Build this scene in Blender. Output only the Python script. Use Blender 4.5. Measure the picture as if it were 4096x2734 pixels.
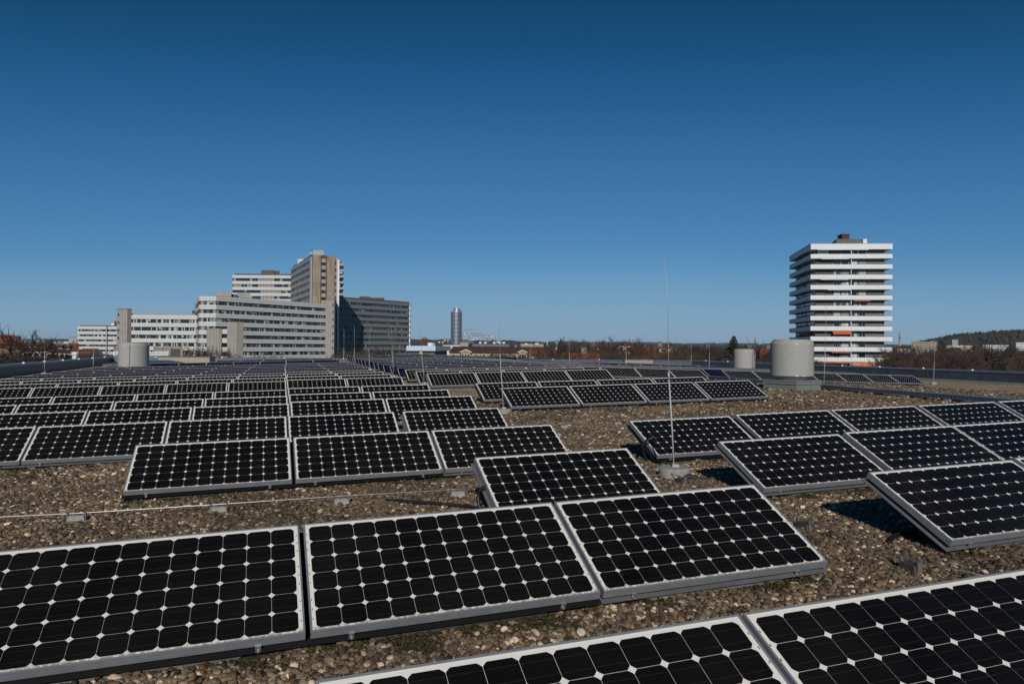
import bpy, bmesh, math, random
import numpy as np
from mathutils import Vector, Matrix
R = math.radians
PI = math.pi
random.seed(7)
for o in list(bpy.data.objects): bpy.data.objects.remove(o)
scene = bpy.context.scene
COL = scene.collection
CZ = 20.0                      # eye height above the street
# ------------------------------------------------------------------ camera
FPX = 2851.3
cam_d = bpy.data.cameras.new('camera')
cam_d.sensor_width = 36.0; cam_d.sensor_fit = 'HORIZONTAL'
cam_d.lens = FPX / 4096 * 36.0
cam_d.clip_start = 0.1; cam_d.clip_end = 30000
cam = bpy.data.objects.new('camera', cam_d); COL.objects.link(cam)
PITCH, ROLL = R(0.396), R(0.40)
cam.matrix_world = Matrix.Translation((0, 0, CZ)) @ Matrix.Rotation(R(90) + PITCH, 4, 'X') @ Matrix.Rotation(ROLL, 4, 'Z')
scene.camera = cam
# ------------------------------------------------------------------ sky, sun, exposure
SUN_EL = R(27.0); SUN_AZ = R(0.4)          # the sun stands behind the camera
world = bpy.data.worlds.new('World'); scene.world = world; world.use_nodes = True
wn = world.node_tree.nodes; wl = world.node_tree.links
wn.clear()
w_out = wn.new('ShaderNodeOutputWorld'); w_bg = wn.new('ShaderNodeBackground')
sky = wn.new('ShaderNodeTexSky'); sky.sky_type = 'NISHITA'; sky.sun_disc = False
sky.sun_elevation = SUN_EL; sky.sun_rotation = R(180)
sky.altitude = 3000; sky.air_density = 1.0; sky.dust_density = 0.0; sky.ozone_density = 6.0
# polarising filter: a tone curve on the sky, deeper blue aloft
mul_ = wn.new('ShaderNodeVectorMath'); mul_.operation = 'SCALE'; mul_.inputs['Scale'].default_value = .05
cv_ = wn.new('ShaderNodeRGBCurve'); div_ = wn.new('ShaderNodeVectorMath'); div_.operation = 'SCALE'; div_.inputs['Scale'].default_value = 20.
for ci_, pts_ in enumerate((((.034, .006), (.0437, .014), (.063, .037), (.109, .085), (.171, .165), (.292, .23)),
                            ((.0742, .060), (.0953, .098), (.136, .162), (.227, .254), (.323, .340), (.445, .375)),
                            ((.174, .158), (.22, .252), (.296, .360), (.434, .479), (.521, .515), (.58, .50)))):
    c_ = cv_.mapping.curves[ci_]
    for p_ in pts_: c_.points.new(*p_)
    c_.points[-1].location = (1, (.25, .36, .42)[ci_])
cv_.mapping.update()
w_bg.inputs['Strength'].default_value = 0.05
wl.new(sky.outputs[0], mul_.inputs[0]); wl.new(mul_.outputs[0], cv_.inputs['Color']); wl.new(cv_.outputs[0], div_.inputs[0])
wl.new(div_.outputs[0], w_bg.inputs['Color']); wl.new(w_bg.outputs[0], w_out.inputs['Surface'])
sun_d = bpy.data.lights.new('sun', 'SUN'); sun_d.energy = 3.0; sun_d.angle = R(0.5); sun_d.color = (1.0, 0.955, 0.89)
sun = bpy.data.objects.new('sun', sun_d); COL.objects.link(sun)
sun_dir = Vector((-math.sin(SUN_AZ) * math.cos(SUN_EL), math.cos(SUN_AZ) * math.cos(SUN_EL), -math.sin(SUN_EL)))
sun.rotation_euler = sun_dir.to_track_quat('-Z', 'Y').to_euler()
vs = scene.view_settings
scene.display_settings.display_device = 'sRGB'
vs.view_transform = 'Standard'; vs.look = 'None'; vs.exposure = 0.0; vs.gamma = 1.0
try: vs.use_curve_mapping = False
except Exception: pass
scene.cycles.max_bounces = 6; scene.cycles.diffuse_bounces = 3; scene.cycles.glossy_bounces = 3
scene.cycles.transparent_max_bounces = 8

# ================================================================== helpers
def tag(o, label=None, cat=None, group=None, kind=None):
    if label: o['label'] = label
    if cat: o['category'] = cat
    if group: o['group'] = group
    if kind: o['kind'] = kind
    return o
def empty(name, loc=(0, 0, 0), mat=None):
    o = bpy.data.objects.new(name, None); o.empty_display_size = .3
    COL.objects.link(o)
    if mat is not None: o.matrix_world = mat
    else: o.location = loc
    return o
def link_mesh(name, me, parent=None):
    o = bpy.data.objects.new(name, me); COL.objects.link(o)
    if parent is not None: o.parent = parent
    return o
def dup(root):
    r = root.copy(); COL.objects.link(r)
    for ch in root.children:
        c = ch.copy(); COL.objects.link(c); c.parent = r
        for g in ch.children:
            d = g.copy(); COL.objects.link(d); d.parent = c
    return r

class MB:
    """collects polygons for one mesh"""
    def __init__(s): s.v = []; s.f = []; s.m = []; s.sm = []
    def poly(s, pts, mi=0, smooth=False):
        n = len(s.v); s.v += [tuple(p) for p in pts]; s.f.append(tuple(range(n, n + len(pts)))); s.m.append(mi); s.sm.append(smooth)
    def grid(s, rings, closed=True, mi=0, smooth=True, cap0=False, cap1=False):
        n = len(s.v); k = len(rings[0])
        for r in rings: s.v += [tuple(p) for p in r]
        for i in range(len(rings) - 1):
            for j in range(k if closed else k - 1):
                a = n + i * k + j; b = n + i * k + (j + 1) % k
                s.f.append((a, b, b + k, a + k)); s.m.append(mi); s.sm.append(smooth)
        if cap0: s.f.append(tuple(n + j for j in reversed(range(k)))); s.m.append(mi); s.sm.append(False)
        if cap1: s.f.append(tuple(n + (len(rings) - 1) * k + j for j in range(k))); s.m.append(mi); s.sm.append(False)
    def box(s, x0, x1, y0, y1, z0, z1, mi=0, M=None):
        p = [(x0, y0, z0), (x1, y0, z0), (x1, y1, z0), (x0, y1, z0), (x0, y0, z1), (x1, y0, z1), (x1, y1, z1), (x0, y1, z1)]
        if M is not None: p = [tuple(M @ Vector(q)) for q in p]
        n = len(s.v); s.v += p
        for f in ((3, 2, 1, 0), (4, 5, 6, 7), (0, 1, 5, 4), (1, 2, 6, 5), (2, 3, 7, 6), (3, 0, 4, 7)):
            s.f.append(tuple(n + i for i in f)); s.m.append(mi); s.sm.append(False)
    def prism(s, poly, z0, z1, mi=0, top=True, bottom=True):
        """vertical extrusion of a counter-clockwise xy polygon"""
        n = len(s.v); k = len(poly)
        s.v += [(p[0], p[1], z0) for p in poly] + [(p[0], p[1], z1) for p in poly]
        for j in range(k):
            s.f.append((n + j, n + (j + 1) % k, n + k + (j + 1) % k, n + k + j)); s.m.append(mi); s.sm.append(False)
        if bottom: s.f.append(tuple(n + j for j in reversed(range(k)))); s.m.append(mi); s.sm.append(False)
        if top: s.f.append(tuple(n + k + j for j in range(k))); s.m.append(mi); s.sm.append(False)
    def tube(s, pts, rad, seg=8, mi=0, cap=True, smooth=True):
        pts = [Vector(p) for p in pts]
        rads = rad if isinstance(rad, (list, tuple)) else [rad] * len(pts)
        rings = []
        for i, p in enumerate(pts):
            d = (pts[min(i + 1, len(pts) - 1)] - pts[max(i - 1, 0)]).normalized()
            up = Vector((0, 0, 1)) if abs(d.z) < .9 else Vector((1, 0, 0))
            a = d.cross(up).normalized(); b = a.cross(d).normalized()
            rings.append([p + rads[i] * (math.cos(2 * PI * k / seg) * a - math.sin(2 * PI * k / seg) * b) for k in range(seg)])
        s.grid(rings, True, mi, smooth, cap, cap)
    def lathe(s, prof, seg=48, c=(0, 0, 0), mi=0, smooth=True):
        rings = [[(c[0] + r * math.cos(2 * PI * k / seg), c[1] + r * math.sin(2 * PI * k / seg), c[2] + z) for k in range(seg)] for r, z in prof]
        for i in range(len(rings) - 1): s.grid(rings[i:i + 2], True, mi, smooth)
    def mesh(s, name, mats):
        me = bpy.data.meshes.new(name)
        me.from_pydata(s.v, [], s.f)
        for m in (mats if isinstance(mats, (list, tuple)) else [mats]): me.materials.append(m)
        me.polygons.foreach_set('material_index', s.m)
        me.polygons.foreach_set('use_smooth', s.sm)
        me.update(); return me
    def build(s, name, mats, parent=None): return link_mesh(name, s.mesh(name, mats), parent)

def offset_poly(P, d):
    n = len(P); out = []
    for i in range(n):
        p0, p1, p2 = Vector(P[i - 1]).to_2d(), Vector(P[i]).to_2d(), Vector(P[(i + 1) % n]).to_2d()
        e1 = (p1 - p0).normalized(); e2 = (p2 - p1).normalized()
        n1 = Vector((e1.y, -e1.x)); n2 = Vector((e2.y, -e2.x))
        m = (n1 + n2); m = m / max(m.length_squared, .2) * 2
        out.append(tuple(p1 + m * d))
    return out

# ------------------------------------------------------------------ materials
def mat(name, color=(.5, .5, .5), rough=.6, metal=0., spec=.5, noise=0., nscale=8., bump=0., bscale=40., ncol=None, coat=0.):
    m = bpy.data.materials.new(name); m.use_nodes = True
    nt = m.node_tree; b = nt.nodes['Principled BSDF']
    b.inputs['Base Color'].default_value = (*color, 1); b.inputs['Roughness'].default_value = rough
    b.inputs['Metallic'].default_value = metal; b.inputs['Specular IOR Level'].default_value = spec
    if coat: b.inputs['Coat Weight'].default_value = coat; b.inputs['Coat Roughness'].default_value = .08
    if noise or bump:
        tc = nt.nodes.new('ShaderNodeTexCoord')
    if noise:
        n = nt.nodes.new('ShaderNodeTexNoise'); n.inputs['Scale'].default_value = nscale; n.inputs['Detail'].default_value = 6; n.inputs['Roughness'].default_value = .65
        nt.links.new(tc.outputs['Object'], n.inputs['Vector'])
        r = nt.nodes.new('ShaderNodeValToRGB')
        c2 = ncol or tuple(c * (1 - noise) for c in color)
        r.color_ramp.elements[0].position = .3; r.color_ramp.elements[1].position = .7
        r.color_ramp.elements[0].color = (*c2, 1); r.color_ramp.elements[1].color = (*(min(1, c * (1 + noise * .4)) for c in color), 1)
        nt.links.new(n.outputs['Fac'], r.inputs['Fac']); nt.links.new(r.outputs['Color'], b.inputs['Base Color'])
    if bump:
        n2 = nt.nodes.new('ShaderNodeTexNoise'); n2.inputs['Scale'].default_value = bscale; n2.inputs['Detail'].default_value = 4
        nt.links.new(tc.outputs['Object'], n2.inputs['Vector'])
        bp = nt.nodes.new('ShaderNodeBump'); bp.inputs['Strength'].default_value = bump; bp.inputs['Distance'].default_value = .02
        nt.links.new(n2.outputs['Fac'], bp.inputs['Height']); nt.links.new(bp.outputs['Normal'], b.inputs['Normal'])
    return m
STONES = [(.0, (.07, .058, .045)), (.12, (.13, .105, .078)), (.26, (.19, .15, .105)), (.40, (.235, .205, .165)), (.52, (.28, .225, .15)), (.63, (.17, .155, .135)),
          (.74, (.33, .29, .235)), (.83, (.25, .165, .09)), (.90, (.21, .12, .085)), (.94, (.46, .42, .36)), (.985, (.62, .58, .52))]
def warm(c): k = .31 + .62 * min(1, c[1] / .4); return (c[0] * 1.12 * k, c[1] * .98 * k, c[2] * .82 * k)
def stone_ramp(nt):
    r = nt.nodes.new('ShaderNodeValToRGB'); cr = r.color_ramp; cr.interpolation = 'LINEAR'
    cr.elements[0].position, cr.elements[0].color = STONES[0][0], (*warm(STONES[0][1]), 1)
    cr.elements[1].position, cr.elements[1].color = STONES[1][0], (*warm(STONES[1][1]), 1)
    for p, c in STONES[2:]:
        e = cr.elements.new(p); e.color = (*warm(c), 1)
    return r
def mat_pebble():
    m = bpy.data.materials.new('pebble'); m.use_nodes = True; nt = m.node_tree; b = nt.nodes['Principled BSDF']; L = nt.links.new
    oi = nt.nodes.new('ShaderNodeObjectInfo'); r = stone_ramp(nt); L(oi.outputs['Random'], r.inputs['Fac'])
    geo = nt.nodes.new('ShaderNodeTexCoord'); n = nt.nodes.new('ShaderNodeTexNoise'); n.inputs['Scale'].default_value = 2.2; n.inputs['Detail'].default_value = 5
    L(geo.outputs['Object'], n.inputs['Vector'])
    mx = nt.nodes.new('ShaderNodeMix'); mx.data_type = 'RGBA'; mx.blend_type = 'MULTIPLY'; mx.inputs['Factor'].default_value = .75
    cr = nt.nodes.new('ShaderNodeValToRGB'); cr.color_ramp.elements[0].position = .3; cr.color_ramp.elements[0].color = (.45, .43, .4, 1); cr.color_ramp.elements[1].position = .62; cr.color_ramp.elements[1].color = (1.25, 1.22, 1.18, 1)
    L(n.outputs['Fac'], cr.inputs['Fac']); L(r.outputs['Color'], mx.inputs['A']); L(cr.outputs['Color'], mx.inputs['B'])
    tn = nt.nodes.new('ShaderNodeAttribute'); tn.attribute_type = 'INSTANCER'; tn.attribute_name = 'tone'
    mt = nt.nodes.new('ShaderNodeVectorMath'); mt.operation = 'SCALE'; L(mx.outputs['Result'], mt.inputs[0]); L(tn.outputs['Fac'], mt.inputs['Scale'])
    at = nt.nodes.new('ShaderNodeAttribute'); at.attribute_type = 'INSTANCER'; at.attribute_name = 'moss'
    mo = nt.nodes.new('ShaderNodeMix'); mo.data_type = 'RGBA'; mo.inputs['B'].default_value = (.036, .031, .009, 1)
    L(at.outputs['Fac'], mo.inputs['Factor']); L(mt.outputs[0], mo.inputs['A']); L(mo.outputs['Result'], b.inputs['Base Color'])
    b.inputs['Roughness'].default_value = .62; b.inputs['Specular IOR Level'].default_value = .35
    return m
def mat_gravel(gain, bump):
    m = bpy.data.materials.new('gravel_bed'); m.use_nodes = True; nt = m.node_tree; b = nt.nodes['Principled BSDF']; L = nt.links.new
    tc = nt.nodes.new('ShaderNodeTexCoord')
    wn_ = nt.nodes.new('ShaderNodeTexNoise'); wn_.inputs['Scale'].default_value = 30; L(tc.outputs['Object'], wn_.inputs['Vector'])
    ad = nt.nodes.new('ShaderNodeMix'); ad.data_type = 'RGBA'; ad.blend_type = 'LINEAR_LIGHT'; ad.inputs['Factor'].default_value = .012
    L(tc.outputs['Object'], ad.inputs['A']); L(wn_.outputs['Color'], ad.inputs['B'])
    v = nt.nodes.new('ShaderNodeTexVoronoi'); v.inputs['Scale'].default_value = 24; L(ad.outputs['Result'], v.inputs['Vector'])
    sp = nt.nodes.new('ShaderNodeSeparateColor'); L(v.outputs['Color'], sp.inputs['Color'])
    r = stone_ramp(nt); L(sp.outputs['Red'], r.inputs['Fac'])
    big = nt.nodes.new('ShaderNodeTexNoise'); big.inputs['Scale'].default_value = .55; big.inputs['Detail'].default_value = 5; L(tc.outputs['Object'], big.inputs['Vector'])
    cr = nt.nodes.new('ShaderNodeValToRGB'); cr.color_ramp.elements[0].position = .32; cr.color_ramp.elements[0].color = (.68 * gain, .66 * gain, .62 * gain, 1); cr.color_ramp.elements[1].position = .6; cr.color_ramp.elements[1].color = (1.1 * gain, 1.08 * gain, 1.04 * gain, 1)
    L(big.outputs['Fac'], cr.inputs['Fac'])
    mx = nt.nodes.new('ShaderNodeMix'); mx.data_type = 'RGBA'; mx.blend_type = 'MULTIPLY'; mx.inputs['Factor'].default_value = 1
    L(r.outputs['Color'], mx.inputs['A']); L(cr.outputs['Color'], mx.inputs['B'])
    L(mx.outputs['Result'], b.inputs['Base Color'])
    bp = nt.nodes.new('ShaderNodeBump'); bp.inputs['Strength'].default_value = bump; bp.inputs['Distance'].default_value = .03; bp.invert = True
    L(v.outputs['Distance'], bp.inputs['Height']); L(bp.outputs['Normal'], b.inputs['Normal'])
    b.inputs['Roughness'].default_value = .8; b.inputs['Specular IOR Level'].default_value = .2
    return m
M = {}
M['pebble'] = mat_pebble(); M['gravel'] = mat_gravel(.8, 1.0); M['gravel_far'] = mat_gravel(2.1, .6)  # near bed kept darker: shade between the pebbles put into its colour
M['alu'] = mat('anodised_aluminium', (.27, .285, .31), .42, .28, noise=.15, nscale=14)
M['cell'] = mat('black_silicon', (.0052, .0048, .0048), .2, 0, .2)
def vary(m, lo, hi):
    """modules of one make differ a little: tint by object"""
    nt = m.node_tree; b = nt.nodes['Principled BSDF']; oi = nt.nodes.new('ShaderNodeObjectInfo'); r = nt.nodes.new('ShaderNodeValToRGB'); r.color_ramp.elements[0].color = (*lo, 1); r.color_ramp.elements[1].color = (*hi, 1)
    nt.links.new(oi.outputs['Random'], r.inputs['Fac']); tc = nt.nodes.new('ShaderNodeTexCoord'); n = nt.nodes.new('ShaderNodeTexNoise'); n.inputs['Scale'].default_value = 2.5; n.inputs['Detail'].default_value = 5; nt.links.new(tc.outputs['Object'], n.inputs['Vector'])
    mr = nt.nodes.new('ShaderNodeMapRange'); mr.inputs['From Min'].default_value = .3; mr.inputs['From Max'].default_value = .75; mr.inputs['To Max'].default_value = .012; nt.links.new(n.outputs['Fac'], mr.inputs['Value'])
    mx = nt.nodes.new('ShaderNodeMix'); mx.data_type = 'RGBA'; mx.inputs['B'].default_value = (.5, .45, .38, 1); nt.links.new(r.outputs['Color'], mx.inputs['A']); nt.links.new(mr.outputs[0], mx.inputs['Factor']); nt.links.new(mx.outputs['Result'], b.inputs['Base Color'])      # thin patchy dust on the glass
vary(M['cell'], (.0028, .0026, .0030), (.0062, .0054, .0052))
M['busbar'] = mat('busbar', (.055, .05, .045), .4, .3)
M['poly'] = mat('blue_silicon', (.0035, .0075, .028), .25, 0, .2, noise=.6, nscale=9)
M['black_plastic'] = mat('black_plastic', (.010, .010, .011), .55, noise=.3, nscale=12)
M['grey_plastic'] = mat('grey_plastic', (.13, .13, .135), .5, noise=.2, nscale=9)
M['steel'] = mat('galvanised_steel', (.50, .51, .52), .38, .8, noise=.15, nscale=30)
M['rod_steel'] = mat('dull_rod_metal', (.42, .42, .42), .55, .25)
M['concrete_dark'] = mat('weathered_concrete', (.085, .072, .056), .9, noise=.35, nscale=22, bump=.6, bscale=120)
M['concrete'] = mat('concrete', (.38, .355, .32), .9, noise=.35, nscale=22, bump=.6, bscale=120)
M['cond'] = mat('conductor_wire', (.46, .45, .43), .35, .8)
M['hose'] = mat('black_hose', (.012, .012, .013), .5)
M['vent'] = mat('vent_paint', (.355, .347, .32), .7, spec=.25, noise=.08, nscale=5)
M['vent_dark'] = mat('vent_seam', (.05, .05, .05), .6)
M['bitumen'] = mat('green_bitumen', (.19, .245, .20), .95, noise=.45, nscale=70, bump=.7, bscale=150)
M['zinc'] = mat('zinc_sheet', (.20, .225, .255), .38, .55, noise=.28, nscale=2.2)
M['zinc_dark'] = mat('zinc_cladding', (.075, .09, .115), .42, .35, noise=.35, nscale=1.3)
M['white_paint'] = mat('white_paint', (.78, .78, .76), .5)
M['beige'] = mat('beige_render', (.36, .31, .245), .85, noise=.12, nscale=3)
def mat_back():
    m = mat('white_backsheet', (.72, .69, .64), .35, spec=.3)
    nt = m.node_tree; b = nt.nodes['Principled BSDF']; L = nt.links.new
    tc = nt.nodes.new('ShaderNodeTexCoord'); n = nt.nodes.new('ShaderNodeTexNoise'); n.inputs['Scale'].default_value = 55; n.inputs['Detail'].default_value = 8
    L(tc.outputs['Object'], n.inputs['Vector'])
    sx = nt.nodes.new('ShaderNodeSeparateXYZ'); L(tc.outputs['Object'], sx.inputs[0])
    mr = nt.nodes.new('ShaderNodeMapRange'); mr.inputs['From Min'].default_value = .035; mr.inputs['From Max'].default_value = .008; L(sx.outputs['Y'], mr.inputs['Value'])
    mu = nt.nodes.new('ShaderNodeMath'); mu.operation = 'MULTIPLY'; L(mr.outputs[0], mu.inputs[0])
    r = nt.nodes.new('ShaderNodeValToRGB'); r.color_ramp.elements[0].position = .38; r.color_ramp.elements[1].position = .55; L(n.outputs['Fac'], r.inputs['Fac']); L(r.outputs['Color'], mu.inputs[1])
    mx = nt.nodes.new('ShaderNodeMix'); mx.data_type = 'RGBA'; mx.inputs['A'].default_value = (.79, .74, .67, 1); mx.inputs['B'].default_value = (.20, .16, .12, 1)
    L(mu.outputs[0], mx.inputs['Factor']); L(mx.outputs['Result'], b.inputs['Base Color'])
    return m
M['back'] = mat_back()

# ------------------------------------------------------------------ the roof: two planes meeting in a ridge
ANG = 0.330016; H0 = .8365; SL, SR, UR = .0182045, .0281933, 12.180126
TILT = R(26.187); GR = .47          # gravel lies .47 below the panels' upper edge
U2 = Vector((math.cos(ANG), math.sin(ANG), 0)); V2 = Vector((-math.sin(ANG), math.cos(ANG), 0))
def zroof(u): return SL * (u - UR) if u < UR else -SR * (u - UR)
def rp(u, v, dz=0.):
    """point over the gravel at roof coordinates u (along the rows), v (across)"""
    p = U2 * u + V2 * v
    return Vector((p.x, p.y, CZ - H0 - GR + zroof(u) + dz))
def uv_of(x, y): return x * math.cos(ANG) + y * math.sin(ANG), -x * math.sin(ANG) + y * math.cos(ANG)
def gz(x, y): return rp(*uv_of(x, y)).z
def rframe(u, v, dz=0., um=None):
    s = SL if (u if um is None else um) < UR else -SR
    x = Vector((U2.x, U2.y, s)).normalized(); z = x.cross(V2).normalized()
    m = Matrix.Identity(4)
    for i in range(3): m[i][0] = x[i]; m[i][1] = V2[i]; m[i][2] = z[i]; m[i][3] = rp(u, v, dz)[i]
    return m
def Wp(px, py, D):
    """world point at photograph pixel (4096 wide) and depth D"""
    x, y = px - 2048, py - 1367
    cr, s = math.cos(ROLL), math.sin(ROLL)
    X = (x * cr + y * s) / FPX; up = (x * s - y * cr) / FPX
    c, s = math.cos(PITCH), math.sin(PITCH)
    # camera looks slightly up
    d = c - up * s; zz = s + up * c
    return Vector((X / d * D, D, CZ + zz / d * D))
def in_view(p, margin=40):
    q = Vector((p.x, p.y, p.z - CZ)); c, s = math.cos(PITCH), math.sin(PITCH)
    d = q.y * c + q.z * s
    if d < .3: return False
    x = q.x / d * FPX; y = -(q.z * c - q.y * s) / d * FPX
    return abs(x) < 2048 + margin and abs(y) < 1367 + margin

g = MB()
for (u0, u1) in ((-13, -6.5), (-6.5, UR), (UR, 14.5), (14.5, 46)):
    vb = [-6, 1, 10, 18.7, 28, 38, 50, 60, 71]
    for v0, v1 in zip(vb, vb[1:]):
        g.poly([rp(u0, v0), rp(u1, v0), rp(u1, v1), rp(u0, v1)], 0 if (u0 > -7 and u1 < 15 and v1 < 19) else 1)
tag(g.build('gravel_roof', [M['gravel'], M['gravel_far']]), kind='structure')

# ------------------------------------------------------------------ solar panels
PW, PH = 1.58, .812
ct, st = math.cos(TILT), math.sin(TILT)
ZF = GR - PH * st
def slope(x, w, n): return (x, w * ct - n * st, ZF + w * st + n * ct)
class SB(MB):
    def sbox(s, x0, x1, w0, w1, n0, n1, mi=0):
        p = [slope(*q) for q in ((x0, w0, n0), (x1, w0, n0), (x1, w1, n0), (x0, w1, n0), (x0, w0, n1), (x1, w0, n1), (x1, w1, n1), (x0, w1, n1))]
        n = len(s.v); s.v += p
        for f in ((3, 2, 1, 0), (4, 5, 6, 7), (0, 1, 5, 4), (1, 2, 6, 5), (2, 3, 7, 6), (3, 0, 4, 7)):
            s.f.append(tuple(n + i for i in f)); s.m.append(mi); s.sm.append(False)
def frame_mesh():
    b = SB(); t = .009
    b.sbox(0, PW, 0, t, -.046, .002); b.sbox(0, PW, PH - t, PH, -.046, .002)
    b.sbox(0, t, t, PH - t, -.046, .002); b.sbox(PW - t, PW, t, PH - t, -.046, .002)
    for x in (-.0006, PW - .0034):                      # corner screws
        for w in (.014, .034):
            b.sbox(x, x + .004, w, w + .008, -.03, -.022, 1); b.sbox(x, x + .004, PH - w - .008, PH - w, -.03, -.022, 1)
    return b.mesh('frame', [M['alu'], M['vent_dark']])
def back_mesh():
    b = SB(); t = .009
    b.sbox(t, PW - t, t, PH - t, -.008, -.0015)
    return b.mesh('backsheet', M['back'])
def mono_mesh():
    b = SB(); p = .1268; x0 = (PW - 12 * p) / 2; w0 = .0225; h = .06275; c = .0448
    for i in range(12):
        for j in range(6):
            cx, cy = x0 + (i + .5) * p, w0 + (j + .5) * p
            pts = []
            for q in range(4):
                a0 = math.atan2(c, h) + q * PI / 2; a1 = math.atan2(h, c) + q * PI / 2
                for k in range(5):
                    a = a0 + (a1 - a0) * k / 4; rr = math.hypot(h, c)
                    pts.append(slope(cx + rr * math.cos(a), cy + rr * math.sin(a), -.0006))
            b.poly(pts, 0)
    for j in range(6):
        for o in (-.031, .031):
            cy = w0 + (j + .5) * p + o
            b.poly([slope(x0 + .004, cy - .0006, -.0003), slope(x0 + 12 * p - .004, cy - .0006, -.0003), slope(x0 + 12 * p - .004, cy + .0006, -.0003), slope(x0 + .004, cy + .0006, -.0003)], 1)
    for x in (.0135, PW - .0175):                       # small string ribbons in the side margin
        for j in range(3):
            for o in (.06, .125, .19):
                cy = w0 + j * 2 * p + o
                b.poly([slope(x, cy - .006, -.0003), slope(x + .004, cy - .006, -.0003), slope(x + .004, cy + .006, -.0003), slope(x, cy + .006, -.0003)], 2)
    return b.mesh('cell_grid', [M['cell'], M['busbar'], M['vent_dark']])
def poly_mesh():
    b = SB(); px = (PW - .034) / 10; pw = (PH - .034) / 6
    for i in range(10):
        for j in range(6):
            x, w = .017 + i * px, .017 + j * pw
            b.poly([slope(x + .0008, w + .0008, -.0006), slope(x + px - .0008, w + .0008, -.0006), slope(x + px - .0008, w + pw - .0008, -.0006), slope(x + .0008, w + pw - .0008, -.0006)], 0)
    return b.mesh('cell_grid', [M['poly']])
def tray_mesh(mm, name):
    """plastic wedge tub under the panel: flange all round, walls drawn in towards the gravel, closed back"""
    b = SB()
    rim = .078
    def ring(ins, n): return [slope(ins, ins * .6 + .004, n), slope(PW - ins, ins * .6 + .004, n), slope(PW - ins, PH - ins, n), slope(ins, PH - ins, n)]
    up = ring(.020, -.0475); lo = ring(.028, -rim)
    fo = ring(-.022, -rim); fo2 = ring(-.022, -rim - .005); fi = ring(.034, -rim - .005)
    base = [(.31, .055, .001), (PW - .31, .055, .001), (PW - .31, PH * ct - .2, .001), (.31, PH * ct - .2, .001)]
    fj = [slope(.27, .05, -rim - .009), slope(PW - .27, .05, -rim - .009), slope(PW - .27, PH - .16, -rim - .009), slope(.27, PH - .16, -rim - .009)]
    b.grid([up, lo, fo, fo2, fi, fj, base][::-1], True, 0, False, cap0=True)
    # long slots pressed into the upper wall
    def slot(P0, P1, Q0, Q1, a, c_):
        P0, P1, Q0, Q1 = map(Vector, (P0, P1, Q0, Q1))
        nn = (P1 - P0).cross(Q0 - P0).normalized() * -.003
        A = P0.lerp(P1, a); B = P0.lerp(P1, c_); C = Q0.lerp(Q1, c_); D = Q0.lerp(Q1, a)
        b.poly([A.lerp(D, .15) + nn, B.lerp(C, .15) + nn, B.lerp(C, .75) + nn, A.lerp(D, .75) + nn], 1)
    for a, c_ in ((.2, .42), (.58, .8)): slot(up[0], up[1], lo[0], lo[1], a, c_)
    slot(up[3], up[0], lo[3], lo[0], .35, .68); slot(up[1], up[2], lo[1], lo[2], .35, .68)
    return b.mesh(name, [mm, M['hose']])
def clamp_mesh(x):
    b = SB(); b.sbox(x - .014, x + .014, -.006, .004, -.086, -.046); b.sbox(x - .014, x + .014, -.008, .002, -.046, -.040)
    p = slope(x, -.008, -.07)
    b.tube([(p[0], p[1] + .003, p[2]), (p[0], p[1] - .008, p[2])], .007, 8)
    return b.mesh('clamp', M['steel'])
ME = dict(frame=frame_mesh(), back=back_mesh(), mono=mono_mesh(), poly=poly_mesh(), tb=tray_mesh(M['black_plastic'], 'mounting_tray'), tg=tray_mesh(M['grey_plastic'], 'mounting_tray'), c1=clamp_mesh(.2), c2=clamp_mesh(1.36))
def make_panel(kind, tray, detail):
    root = empty('solar_panel')
    link_mesh('frame', ME['frame'], root); link_mesh('backsheet', ME['back'], root)
    link_mesh('cell_grid', ME[kind], root)
    link_mesh('mounting_tray', ME[tray], root)
    if detail:
        link_mesh('clamp', ME['c1'], root); link_mesh('clamp', ME['c2'], root)
    return root
ORD = ['zeroth', 'first', 'second', 'third', 'fourth', 'fifth', 'sixth', 'seventh', 'eighth', 'ninth', 'tenth', 'eleventh', 'twelfth', 'thirteenth', 'fourteenth', 'fifteenth', 'sixteenth', 'seventeenth', 'eighteenth', 'nineteenth', 'twentieth', 'twenty-first', 'twenty-second', 'twenty-third', 'twenty-fourth']
PROTO = {}; PANELS = []; TUBS = []
FAR = []                                   # far panels that go into one object
def place_panel(kind, tray, detail, u, v, scale, label, group, dz=0., far=False):
    m = rframe(u, v - PH * ct * scale, dz, u + .8) @ Matrix.Diagonal((scale, scale, scale, 1))
    pts = [m @ Vector(slope(x, w, 0)) for x in (0, PW) for w in (0, PH)]
    if not any(in_view(p) for p in pts): return None
    if far: FAR.append(m); return None
    key = (kind, tray, detail)
    if key not in PROTO:
        PROTO[key] = o = make_panel(*key)
    else: o = dup(PROTO[key])
    o.matrix_world = m
    tag(o, label, 'solar panel', group); PANELS.append(o)
    if v < 34: TUBS.append((u - .02, u + PW * scale + .02, v - PH * ct * scale, v))
    return o
COLR = {'mono': 'black-celled solar panel', 'poly': 'dark blue solar panel'}
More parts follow.
